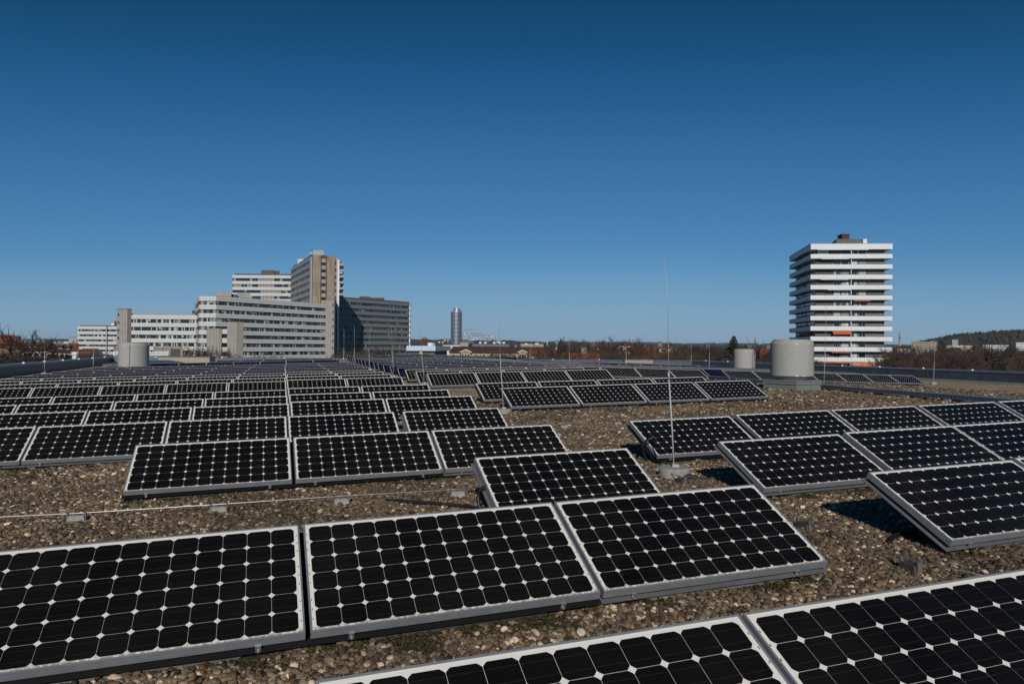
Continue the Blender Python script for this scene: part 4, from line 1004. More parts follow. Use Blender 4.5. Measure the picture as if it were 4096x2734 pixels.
for s in (0, .7): b.tube([(x0 + .2 + s, q0[1] - o2.y, zpx(3380, 937, 208)), (x0 + .2 + s, q0[1] - o2.y, zpx(3380, 929, 208))], .04, 5)
b.build('chimney_cap', M['mullion'], ch)
tag(root, 'tall tower block with white wraparound balconies and orange awnings on the right', 'apartment tower')
# ------------------------------------------------------------------ ground and hills
M['ground'] = mat('town_ground', (.075, .062, .042), .95, noise=.5, nscale=.02, ncol=(.04, .045, .022))
b = MB(); b.poly([(-14000, -300, 0), (14000, -300, 0), (14000, 14000, 0), (-14000, 14000, 0)])
tag(b.build('ground', M['ground']), kind='structure')
M['forest_far'] = mat('far_forest', (.030, .034, .026), .95, noise=.6, nscale=.012, ncol=(.014, .018, .014))
M['forest_hill'] = mat('brown_wood', (.050, .040, .030), .95, noise=.6, nscale=.05, ncol=(.026, .024, .018))
def hill(prof, D, depth, m, bump, seed, step=22):
    """ridge along the picture: prof = [(px, py)] of its skyline seen at depth D"""
    rng = np.random.default_rng(seed); xs = [Wp(x, y, D).x for x, y in prof]; zs = [Wp(x, y, D).z for x, y in prof]
    X = np.arange(xs[0], xs[-1], step); Z = np.interp(X, xs, zs)
    rings = []
    for f, h in ((-1.0, .0), (-.7, .35), (-.35, .75), (0, 1.0), (.5, .7), (1.0, 0)):
        jit = rng.normal(0, bump, len(X)) * (h > 0)
        rings.append([(x * (D + f * depth) / D, D + f * depth + rng.normal(0, depth * .03), max(0., z * h + j) - .5 * (h == 0)) for x, z, j in zip(X, Z, jit)])
    b = MB(); b.grid(rings, False, 0, False); o = b.build('hill', m); tag(o, kind='structure'); return o
hill([(-700, 1362), (0, 1357), (300, 1356), (900, 1360), (1640, 1357), (1720, 1356), (1800, 1358), (1950, 1360), (2050, 1361), (2120, 1366), (2200, 1371), (2300, 1374), (2600, 1379), (3300, 1384), (4900, 1384)], 4300, 1300, M['forest_far'], 3.0, 1)
hill([(-700, 1366), (1500, 1366), (2000, 1367), (2180, 1366), (2240, 1364), (2330, 1366), (2450, 1367), (2540, 1369), (2640, 1369), (2780, 1373), (2850, 1371), (2960, 1370), (3030, 1374), (3180, 1368), (3330, 1376), (3700, 1378), (4900, 1378)], 8200, 1200, M['forest_far'], 4.0, 2, 45)
hill([(-700, 1378), (800, 1379), (1700, 1378), (2300, 1383), (2800, 1388), (3500, 1389), (4900, 1392)], 2400, 700, M['forest_hill'], 2.2, 3, 14)
RH = [(3560, 1392), (3660, 1382), (3735, 1367), (3765, 1361), (3800, 1353), (3860, 1345), (3920, 1341), (3980, 1337), (4040, 1334), (4096, 1331), (4250, 1324), (4500, 1322), (4900, 1330), (5400, 1342), (6200, 1372)]
hill(RH, 1500, 420, M['forest_hill'], 1.0, 4, 9)
# wood on the right hill: many small tree crowns, one object
def blob(b, c, r, h, rng, cone, mi):
    n = 6; prof = ((.25, 0), (1., .12), (.72, .45), (.4, .75), (.04, 1.)) if cone else ((.3, 0), (.95, .25), (1., .55), (.65, .85), (.08, 1.))
    b.grid([[(c[0] + r * pr_ * rng.uniform(.7, 1.25) * math.cos(2 * PI * k / n), c[1] + r * pr_ * rng.uniform(.7, 1.25) * math.sin(2 * PI * k / n), c[2] + h * z * rng.uniform(.9, 1.08)) for k in range(n)] for pr_, z in prof], True, mi, False, False, True)
wr = random.Random(9); b = MB()
hx = [Wp(x, y, 1500).x for x, y in RH]; hz = [Wp(x, y, 1500).z for x, y in RH]
for i in range(1500):
    f = wr.choice((-.95, -.7, -.5, -.3, -.15, 0., 0.02, .04)) + wr.uniform(-.12, .05); x = wr.uniform(hx[1], hx[-4]); z = float(np.interp(x, hx, hz)); hh = float(np.interp(f, (-1.2, -1, -.7, -.35, 0), (0, 0, .35, .75, 1))); y = 1500 + f * 420
    top = f > -.12; con = top and wr.random() < .75
    blob(b, (x * y / 1500, y, z * hh - 2), wr.uniform(2.6, 4.6), wr.uniform(6, 10) + (2 if top else 0), wr, con, 1 if con or wr.random() < .15 else 0)
M['conifer_far'] = mat('far_conifer', (.020, .030, .018), .95); 
tag(b.build('woodland', [M['forest_hill'], M['conifer_far']]), 'brown winter wood with dark pines along the ridge of the right hill', 'woodland', kind='stuff')
b = MB()
for i in range(900):
    D = wr.uniform(1700, 2300); px = wr.uniform(1640, 3700); x = Wp(px, 1385, D).x; blob(b, (x, D, -1), wr.uniform(3, 7), wr.uniform(7, 15), wr, wr.random() < .25, 1 if wr.random() < .25 else 0)
tag(b.build('woodland', [M['forest_hill'], M['conifer_far']]), 'far belt of brown and dark trees below the horizon hills', 'woodland', kind='stuff')
# ------------------------------------------------------------------ houses
M['tile_red'] = mat('red_roof_tile', (.22, .062, .030), .85, noise=.35, nscale=1.2)
M['tile_dark'] = mat('dark_roof_tile', (.085, .034, .026), .85, noise=.3, nscale=1.2)
M['tile_orange'] = mat('orange_roof_tile', (.33, .088, .034), .85, noise=.25, nscale=.8)
M['wall_peach'] = mat('peach_wall', (.36, .22, .13), .85, noise=.15, nscale=.5)
M['wall_cream'] = mat('cream_wall', (.42, .35, .22), .85, noise=.12, nscale=.5)
M['wall_white'] = mat('white_wall', (.66, .65, .61), .8, noise=.08, nscale=.5)
M['chimney'] = mat('grey_chimney', (.20, .18, .16), .9)
hr = random.Random(12)
def house(label, px0, px1, pyr, pye, D, rd, roofm, wallm, hip=0., cat='house', group=None, chim=(), dormer=None, win=True, name='house', orient=True):
    """pitched roof house, ridge along the picture; rd = half depth"""
    A2, w, th = chord(px0, px1, D, orient); ze = Wp(px0, pye, A2.y).z; zr = Wp(px0, pyr, A2.y * (1 + rd / D)).z
    root = empty(name, (A2.x, A2.y, 0)); root.rotation_euler.z = th
    b = MB(); b.prism([(0, .3), (w, .3), (w, 2 * rd - .3), (0, 2 * rd - .3)], 0, ze)
    if hip == 0:
        b.poly([(0, .3, ze), (0, rd, zr - .15), (0, 2 * rd - .3, ze)][::-1]); b.poly([(w, .3, ze), (w, rd, zr - .15), (w, 2 * rd - .3, ze)])
    b.build('wall', wallm, root)
    h = hip * w; b = MB(); t = .22; e = .35
    r0, r1 = (h, rd, zr), (w - h, rd, zr)
    if hip == 0: r0, r1 = (-e, rd, zr), (w + e, rd, zr)
    f0, f1, g0, g1 = (-e, -e, ze - .2), (w + e, -e, ze - .2), (-e, 2 * rd + e, ze - .2), (w + e, 2 * rd + e, ze - .2)
    up = lambda p: (p[0], p[1], p[2] + t)
    for q in ((f0, f1, r1, r0), (g1, g0, r0, r1)): b.poly([up(x) for x in q]); b.poly(q[::-1])
    if hip: b.poly([up(f1), up(g1), up(r1)]); b.poly([up(g0), up(f0), up(r0)])
    b.poly([f0, f1, up(f1), up(f0)]); b.poly([g1, g0, up(g0), up(g1)])
    if not hip:
        for p, q in ((f0, r0), (r1, f1)): b.poly([p, q, up(q), up(p)][::-1])
    rf = b.build('roof', roofm, root)
    for s in chim:
        b = MB(); x = w * s; b.box(x - .45, x + .45, rd - .4, rd + .4, zr - 1.2, zr + 1.15); b.box(x - .52, x + .52, rd - .47, rd + .47, zr + 1.154, zr + 1.3, 1); b.build('chimney', [M['chimney'], M['mullion']], rf)
    if dormer:
        s0, s1, hd = dormer; b = MB(); x0, x1 = w * s0, w * s1; y = rd * .30; z = ze + (zr - ze) * .30
        b.box(x0, x1, y, rd * .9, z - .2, z + hd); d = b.build('dormer', M['wall_white'], rf)
        b = MB(); b.box(x0 - .3, x1 + .3, y - .3, rd * .9, z + hd + .004, z + hd + .2); b.build('dormer_roof', M['roof_felt'], rf)
        k = max(2, int((x1 - x0) / 2.2))
        for i in range(k):
            xx = x0 + (x1 - x0) * (i + .5) / k; b = MB(); b.box(xx - .5, xx + .5, y - .05, y + .05, z + .3, z + hd - .2); b.build('window', M['glass_dark'], rf)
    if win:
        k = max(2, min(14, int(w / 2.6)))
        for r in range(2):
            for i in range(k):
                x = w * (i + .5) / k; z = ze - .9 - r * 2.9; b = MB(); b.box(x - .65, x + .65, .22, .32, z - 1.5, z); f = b.build('window', M['wall_white'], root)
                b = MB(); b.box(x - .5, x + .5, .17, .215, z - 1.38, z - .1); b.build('pane', M['glass_dark'], f)
    return tag(root, label, cat, group), root
# left: terraced red houses
house('terraced house with brown red roof, second from the left behind the left parapet', 92, 131, 1371, 1398, 232, 6, M['tile_dark'], M['wall_peach'], chim=(.2, .75), dormer=(.45, .85, 1.0))
house('terraced house with brown red roof and chimneys in the row middle behind the left parapet', 131, 181, 1370, 1397, 230, 6, M['tile_dark'], M['wall_peach'], chim=(.38, .8), dormer=(.1, .45, .9))
house('short terraced roof with a balcony dormer, left of the nearer gabled row', 181, 207, 1373, 1396, 231, 6, M['tile_dark'], M['wall_peach'], dormer=(.1, .7, 1.1))
house('leftmost terraced house, half hidden by brown treetops', 44, 92, 1370, 1399, 234, 6, M['tile_dark'], M['wall_peach'], chim=(.8,))
house('nearer gabled terraced house with two chimneys, left of the grey office block', 213, 262, 1380, 1402, 196, 6, M['tile_dark'], M['wall_peach'], chim=(.33, .7), dormer=(.2, .75, 1.0))
house('right end house of the nearer gabled terrace, beside the lowest white wing', 262, 284, 1383, 1404, 194, 5, M['tile_dark'], M['wall_cream'], dormer=(.1, .8, 1.0))
house('small terraced house with dark roof, between the two gabled rows', 192, 213, 1382, 1401, 199, 5, M['tile_dark'], M['wall_peach'])
house('house with bright orange red roof, touching the lowest white wing', 276, 312, 1374, 1400, 290, 7, M['tile_red'], M['wall_cream'], chim=(.5,))
house('big house with plain orange roof at the left picture edge', -70, 76, 1341, 1371, 175, 7, M['tile_orange'], M['wall_peach'], hip=.10, win=False)
simple_building('blue grey office block in the distance left of the banded wings', 275, 307, 1346, 620, 16, M['grey_panel'], M['grey_panel'], cat='office block', wins=(4, 3, .75, .45, 2.2, 5.2, M['curtain']), eave=.2)
simple_building('long low white building in the distance, left of the blue grey office block', 208, 274, 1366, 560, 14, M['wall_white'], M['wall_white'], cat='office block', wins=(3, 14, .7, .35, 1.3, 3.2, M['glass_dark']))
simple_building('dark office block on the horizon above the orange roof', 54, 83, 1345, 900, 20, M['zinc_dark'], M['zinc_dark'], cat='office block', eave=.4)
simple_building('white container standing just beyond the left parapet', 288, 305, 1418, 92, 3, M['white_paint'], M['white_paint'], cat='container', name='container', eave=.05)
# the far town behind the left houses: too many small roofs to count
b = MB()
for i in range(420):
    D = hr.uniform(420, 1900); px = hr.uniform(20, 330); x = Wp(px, 1385, D).x; w = hr.uniform(9, 22); dp = hr.uniform(8, 12); z = hr.uniform(8, 15) * (1 if D < 900 else 1.15); zr = z + hr.uniform(3, 5)
    wm = hr.choice((0, 0, 1)); rm = hr.choice((2, 2, 3, 3, 4, 5))
    b.prism([(x, D), (x + w, D), (x + w, D + dp), (x, D + dp)], 0, z, wm, False, False)
    b.poly([(x - .4, D - .4, z), (x + w + .4, D - .4, z), (x + w, D + dp / 2, zr), (x, D + dp / 2, zr)], rm); b.poly([(x + w, D, z), (x + w, D + dp, z), (x + w, D + dp / 2, zr)], wm); b.poly([(x, D + dp, z), (x, D, z), (x, D + dp / 2, zr)], wm)
    b.poly([(x + w, D + dp, z), (x, D + dp, z), (x, D + dp / 2, zr), (x + w, D + dp / 2, zr)], rm)
    for k in range(int(w / 4)): b.box(x + 2 + k * 4, x + 3.2 + k * 4, D - .08, D, z - 2.4, z - .9, 6)
tag(b.build('town_roofs', [M['wall_peach'], M['wall_white'], M['tile_red'], M['tile_dark'], M['tile_orange'], M['roof_felt'], M['glass_dark']]), 'far town of small red and grey roofs below the left horizon', 'town', kind='stuff')
# middle: pale blue flat building, brick stack, long red roof
_, r_ = simple_building('flat building with a pale blue fascia over brown walls, right of the dark wing', 1629, 1740, 1403, 249, 34, M['boards_dark'], cat='flat building', wins=(1, 9, .12, .8, .2, 2.4, M['mullion']), eave=.0, orient=False)
M['blue_fascia'] = mat('pale_blue_fascia', (.52, .60, .70), .5, noise=.05, nscale=.3)
a, c, e_ = Wp(1625.5, 1382, 248), Wp(1742, 1382, 248), Wp(1801, 1384.5, 275); z0 = Wp(1700, 1402.6, 248).z; o = r_.location
P4 = [(a.x - o.x, a.y - o.y), (c.x - o.x, c.y - o.y), (e_.x - o.x, e_.y - o.y + 2), (a.x - o.x, e_.y - o.y + 2)]
b = MB(); b.prism(P4, z0, a.z); b.build('fascia', M['blue_fascia'], r_)
b = MB(); b.prism(offset_poly(P4, -1.2), 0, z0 - .01); b.build('set_back_wall', M['boards_dark'], r_)
for x in (1672, 1710): block(r_, x, x + .7, 1382, 247.95, .04, z0, M['grey_panel'], 'fascia_joint')
block(r_, 1678, 1690, 1402.7, 248.6, .3, z0 - 3, M['curtain'], 'window')
block(r_, 1711, 1731, 1370, 258, 6, a.z + .005, M['blue_fascia'], 'roof_house'); block(r_, 1731.5, 1740, 1371, 260, 3, a.z + .005, M['grey_panel'], 'roof_house')
_, r_ = simple_building('square brown brick stack rising behind the pale blue fascia', 1687, 1708, 1354.5, 300, 3.4, M['brick'], M['chimney'], cat='brick stack', name='brick_stack', eave=.08)
for s in (.3, 1.0, 1.8): b = MB(); z = zpx(1690, 1354.5, 300); b.tube([(s, 1, z + .3), (s, 1, z + 1.0)], .2, 6); b.build('flue', M['chimney'], r_)
_, r_ = house('very long cream house with a red roof and two white edged gables', 1798, 2225, 1386.5, 1407.5, 300, 8, M['tile_dark'], M['wall_cream'], hip=.02, chim=(.3, .62, .8), win=True, orient=False)
for (p0, p1, pa, pb, wm) in ((1842, 1884, 1400, 1409.5, M['wall_peach']), (2073, 2107, 1402, 1410.5, M['wall_peach'])):
    x0, x1, za, ze = Wp(p0, pb, 299).x - r_.location.x, Wp(p1, pb, 299).x - r_.location.x, zpx(p0, pa, 299), zpx(p0, pb, 299); xm = (x0 + x1) / 2
    b = MB(); b.prism([(x0 + .3, -1.2), (x1 - .3, -1.2), (x1 - .3, 1), (x0 + .3, 1)], 0, ze); b.grid([[(x0, -1.25, ze), (x1, -1.25, ze), (xm, -1.25, za)], [(x0, 5, ze), (x1, 5, ze), (xm, 5, za)]], True, 0, False, True, True); g_ = b.build('gable', wm, r_)
    for q0, q1 in (((x0 - .3, ze), (xm, za + .1)), ((xm, za + .1), (x1 + .3, ze))):
        b = MB(); v = [(q0[0], -1.5, q0[1]), (q1[0], -1.5, q1[1]), (q1[0], -1.5, q1[1] + .35), (q0[0], -1.5, q0[1] + .35)]; b.grid([v, [(p[0], 5.2, p[2]) for p in v]], True, 0, False, True, True); b.build('gable_edge', M['wall_white'], g_)
    for s in (.22, .5, .78):
        x = x0 + (x1 - x0) * s; b = MB(); b.box(x - .55, x + .55, -1.32, -1.2, ze - 2.3, ze - .5); b.build('window', M['wall_white'], g_); b = MB(); b.box(x - .38, x + .38, -1.36, -1.325, ze - 2.2, ze - .65); b.build('pane', M['glass_dark'], g_)
# glass cylinder tower
TD = 2000; ax, cx_ = Wp(1802, 1385, TD).x, Wp(1847.5, 1385, TD).x; rr = (cx_ - ax) / 2; root = empty('glass_tower', ((ax + cx_) / 2, TD, 0))
zt, zc = zpx(1825, 1248.5, TD), zpx(1825, 1231.5, TD)
M['tower_glass'] = mat('tower_glass', (.06, .075, .09), .25, .3, .6, noise=.35, nscale=.12); M['tower_metal'] = mat('tower_metal', (.66, .68, .70), .38, .8, noise=.25, nscale=.1)
b = MB(); b.lathe([(rr * .97, 0), (rr * .97, zt - .5)], 48); b.build('glazing', M['tower_glass'], root)
nf = 34
for k in range(nf):
    z = zt - 1.2 - k * 3.7
    if z < 0: break
    b = MB(); b.lathe([(rr * .965, z - .75), (rr, z - .75), (rr, z + .75), (rr * .965, z + .75)], 48, smooth=True); b.build('floor_band', M['tower_metal'], root)
b = MB(); b.lathe([(.1, zt), (rr * 1.01, zt), (rr * 1.01, zt + 1.5), (rr * .99, zt + 1.5), (rr * .99, zt + .1)], 48); b.build('roof_rail', M['tower_metal'], root)
x0 = Wp(1813, 1385, TD).x - root.location.x; x1 = Wp(1838, 1385, TD).x - root.location.x; b = MB(); b.lathe([((x1 - x0) / 2, zt + .2), ((x1 - x0) / 2, zc), (.1, zc + .01)], 40, ((x0 + x1) / 2, 0, 0)); b.build('roof_drum', M['tower_metal'], root)
b = MB(); q = Wp(1839, 1385, TD).x - root.location.x; b.box(q, q + 4, -8, -3, zt + .2, zpx(1840, 1239, TD)); b.build('roof_house', M['zinc_dark'], root)
b = MB(); b.tube([((x0 + x1) / 2, 0, zc), ((x0 + x1) / 2, 0, zc + 6)], .35, 6); b.build('antenna', M['steel'], root)
tag(root, 'distant round glass and metal office tower with a drum on its roof', 'glass tower')
# cranes
M['crane_red'] = mat('crane_orange_red', (.42, .13, .055), .6); M['crane_yel'] = mat('crane_yellow', (.45, .20, .05), .6)
def crane(label, mx, jy, j0, j1, by, D, m, th=1.0):
    q = Wp(mx, by, D); zj = zpx(mx, jy, D); root = empty('tower_crane', (q.x, D, 0)); a, c = Wp(j0, jy, D).x - q.x, Wp(j1, jy, D).x - q.x
    b = MB(); s = th
    for sx in (-1, 1):
        for sy in (-1, 1): b.tube([(sx * s, sy * s, 0), (sx * s, sy * s, zj)], .3, 4, cap=False)
    k = int(zj / (3 * s))
    for i in range(k):
        z0_, z1_ = zj * i / k, zj * (i + 1) / k; d = 1 if i % 2 else -1
        b.tube([(-s * d, -s, z0_), (s * d, -s, z1_)], .2, 4, cap=False)
    b.build('mast', m, root)
    long_, short = (a, c) if abs(a) > abs(c) else (c, a)
    b = MB()
    for z in (0, 1.8): b.tube([(short, 0, zj + z * (.6 if z else 1)), (long_, 0, zj + z * .8)], .32, 4)
    n = int(abs(long_) / 3)
    for i in range(n): b.tube([(long_ * i / n, 0, zj), (long_ * (i + .5) / n, 0, zj + 1.5)], .16, 4, cap=False)
    b.build('jib', m, root)
    b = MB(); b.box(short - 2, short + 2, -1.2, 1.2, zj - 2.6, zj + .4); b.build('counterweight', M['wall_white'], root)
    b = MB(); b.box(-1.5, 1.5, -1.8, 1.2, zj - 2.6, zj - .2); b.build('cab', M['wall_white'], root)
    tag(root, label, 'crane', 'construction cranes round the glass tower')
crane('red crane with a long jib right of the glass tower, second highest', 1877, 1334, 1860, 1934, 1366, 1900, M['crane_red'])
crane('largest orange red crane, its jib reaching left towards the glass tower', 1947, 1343, 1968, 1886, 1374, 1700, M['crane_red'], 1.2)
crane('small yellow crane between the two large red cranes', 1922, 1354, 1909, 1962, 1371, 1900, M['crane_yel'])
crane('stubby dark crane just right of the glass tower foot', 1890, 1356, 1884, 1896, 1371, 1800, M['crane_yel'])
crane('yellow crane with its mast just left of the glass tower', 1792, 1358, 1779, 1808, 1379, 1700, M['crane_yel'], 1.1)
crane('lowest yellow crane farther left of the glass tower', 1771, 1366, 1757, 1803, 1380, 1600, M['crane_yel'])
crane('faint crane jib high beside the right flank of the glass tower', 1850, 1319, 1846, 1892, 1380, 2300, M['crane_red'])
crane('low orange crane over the dark glass hall', 1989, 1365, 1996, 1950, 1372, 1500, M['crane_red'])
simple_building('long low white hall before the foot of the glass tower', 1772, 1842, 1380, 1200, 30, M['wall_white'], M['wall_white'], cat='hall', wins=(1, 16, .3, .5, 2, 2, M['mullion']))
_, r_ = simple_building('cream windowless hall with a blue glass end, right of the glass tower foot', 1840, 1873.5, 1371.5, 1150, 30, M['beige'], M['wall_white'], cat='hall'); block(r_, 1873.6, 1889, 1371.8, 1150, 25, 0, M['glass_blue'], 'glass_end')
_, r_ = simple_building('long dark glass hall with white drums on its roof', 1889, 2037, 1374.5, 1100, 40, M['zinc_dark'], M['zinc_dark'], cat='hall', wins=(2, 30, .7, .5, 1.5, 3, M['zinc']))
for x in (1922, 1942, 1978, 2000, 2016): q = Wp(x, 1374.5, 1110); b = MB(); b.lathe([(2.2, 0), (2.2, 2.6), (.1, 2.7)], 16, (q.x - r_.location.x, 12, q.z + .3)); b.build('roof_drum', M['white_paint'], r_)
simple_building('unfinished grey concrete shell right of the glass tower', 1848, 1886, 1362, 1700, 25, M['chimney'], M['chimney'], cat='building shell', wins=(3, 9, .7, .5, 1.5, 4, M['dark_gap']))
_, r_ = simple_building('long white apartment slab among the middle treetops in the distance', 2083, 2174, 1376.5, 900, 14, M['wall_cream'], M['wall_white'], cat='apartment block', wins=(2, 14, .5, .45, 1.4, 3, M['mullion'])); block(r_, 2099, 2110, 1372.5, 903, 8, zpx(2090, 1376.5, 903), M['wall_white'], 'roof_house'); block(r_, 2141, 2154, 1371.5, 903, 8, zpx(2090, 1376.5, 903), M['wall_white'], 'roof_house')
_, r_ = simple_building('slim white church tower with a red cap among the middle trees', 2223, 2231, 1368, 700, 3, M['wall_white'], M['wall_white'], cat='church tower', name='church_tower', wins=(3, 1, .3, .4, 1, 3, M['mullion']))
h_ = zpx(2227, 1368, 700); b = MB(); b.lathe([(1.6, h_ + .3), (1.1, h_ + 1.0), (.05, h_ + 2.2)], 8, (1, 1.5, 0)); b.build('cap', M['tile_red'], r_)
_, r_ = simple_building('far slim white radio tower on the horizon of the middle', 2187.5, 2190, 1360, 3000, 3, M['wall_white'], M['wall_white'], cat='radio tower', name='radio_tower')
house('square white house with a red hip roof in the middle treetops', 2471, 2531, 1366.5, 1376.5, 230, 3.2, M['tile_red'], M['wall_white'], hip=.42, win=True)
house('big red hip roof with a white dormer band, right of the square white house', 2612, 2722, 1386.5, 1421, 170, 9, M['tile_red'], M['wall_white'], hip=.1, dormer=(.22, .88, 1.0), chim=(.25,))
house('bright orange roof directly right of the square white house', 2531, 2628, 1388.5, 1412, 260, 8, M['tile_orange'], M['wall_cream'], chim=(.5,))
house('low red roof below the round bare treetop in the middle', 2254, 2392, 1416, 1436, 120, 6, M['tile_orange'], M['wall_cream'], win=False, chim=(.6,))
house('low red roof below the square white house', 2430, 2660, 1420, 1438, 130, 6, M['tile_red'], M['wall_cream'], win=False)
house('small red roofs peeping above the thicket right of the middle', 2360, 2408, 1379, 1390, 420, 6, M['tile_orange'], M['wall_white'], chim=(.3,))
house('red roof far behind the bare thicket, left of the spruce', 2722, 2905, 1393, 1420, 220, 8, M['tile_dark'], M['wall_peach'], chim=(.2, .6))
house('wide red roof behind the dead tree, right of the spruce', 2950, 3110, 1396, 1432, 180, 9, M['tile_red'], M['wall_peach'], chim=(.3, .8))
house('long red roof behind the thicket, left of the low middle roof', 2110, 2262, 1398, 1420, 280, 8, M['tile_red'], M['wall_cream'], hip=.05)
# right: flats below the hill, tall stack
def flats(label, p0, p1, pt, D, wm, rows, cols, wmat, boxes=()):
    _, r = simple_building(label, p0, p1, pt, D, 14, wm, wm, cat='apartment block', wins=(rows, cols, .55, .4, 1.2, 2.9, wmat), eave=.2, group='apartment blocks below the right hill')
    for q0, q1 in boxes: block(r, q0, q1, pt - 4.5, D + 4, 6, zpx(q0, pt, D) + .2, M['wall_peach'], 'roof_house')
flats('beige apartment block with long balcony bands, nearest the tall stack', 3645, 3748, 1367, 900, M['beige'], 4, 18, M['mullion'], ((3662, 3672), (3722, 3733)))
flats('white and yellow apartment block with two peach roof boxes', 3787, 3888, 1382.5, 800, M['wall_white'], 4, 13, M['glass_dark'], ((3794, 3802), (3844, 3852)))
flats('white apartment block behind the big bare tree on the right', 3932, 4036, 1380, 880, M['wall_white'], 4, 14, M['glass_dark'])
flats('grey striped apartment block cut by the right picture edge', 4064, 4160, 1370, 850, M['wall_white'], 5, 10, M['blind'])
simple_building('grey high rise standing alone before the wooded hill', 3808, 3832, 1358, 1050, 14, M['grey_panel'], M['grey_panel'], cat='high rise', wins=(9, 4, .6, .45, 1.5, 2.9, M['curtain']))
q = Wp(3599, 1380, 950); zz = zpx(3599, 1329, 950); b = MB(); b.lathe([(1.75, 0), (1.15, zz - .8), (1.35, zz - .8), (1.35, zz), (.9, zz)], 16); root = empty('factory_stack', (q.x, 950, 0)); b.build('shaft', M['beige'], root)
b = MB(); b.lathe([(1.3, zz - 8), (1.34, zz - 8), (1.34, zz - 6.5), (1.3, zz - 6.5)], 16); b.build('band', M['brick'], root); tag(root, 'tall slim tan factory stack right of the balcony tower', 'factory stack')
for i, (p0, p1, pr_, pe, D, wl_) in enumerate(((3570, 3665, 1424, 1434, 120, 'cream house half hidden by bare trees right of the balcony tower'), (3770, 3840, 1392, 1408, 330, 'brown roofed house behind the right thicket, below the white flats'), (3776, 3822, 1426, 1437, 150, 'white walled house low in the thicket, behind the right lightning rod'), (3820, 3900, 1440, 1450, 110, 'small cream house lowest in the right thicket'), (3968, 4060, 1427, 1445, 130, 'grey roofed house low behind the big bare tree on the right'), (3590, 3640, 1384, 1391, 600, 'small white house at the foot of the tall stack'))):
    house(wl_, p0, p1, pr_, pe, D, 5, M['tile_dark'] if i != 4 else M['roof_felt'], M['wall_cream'], hip=.0)

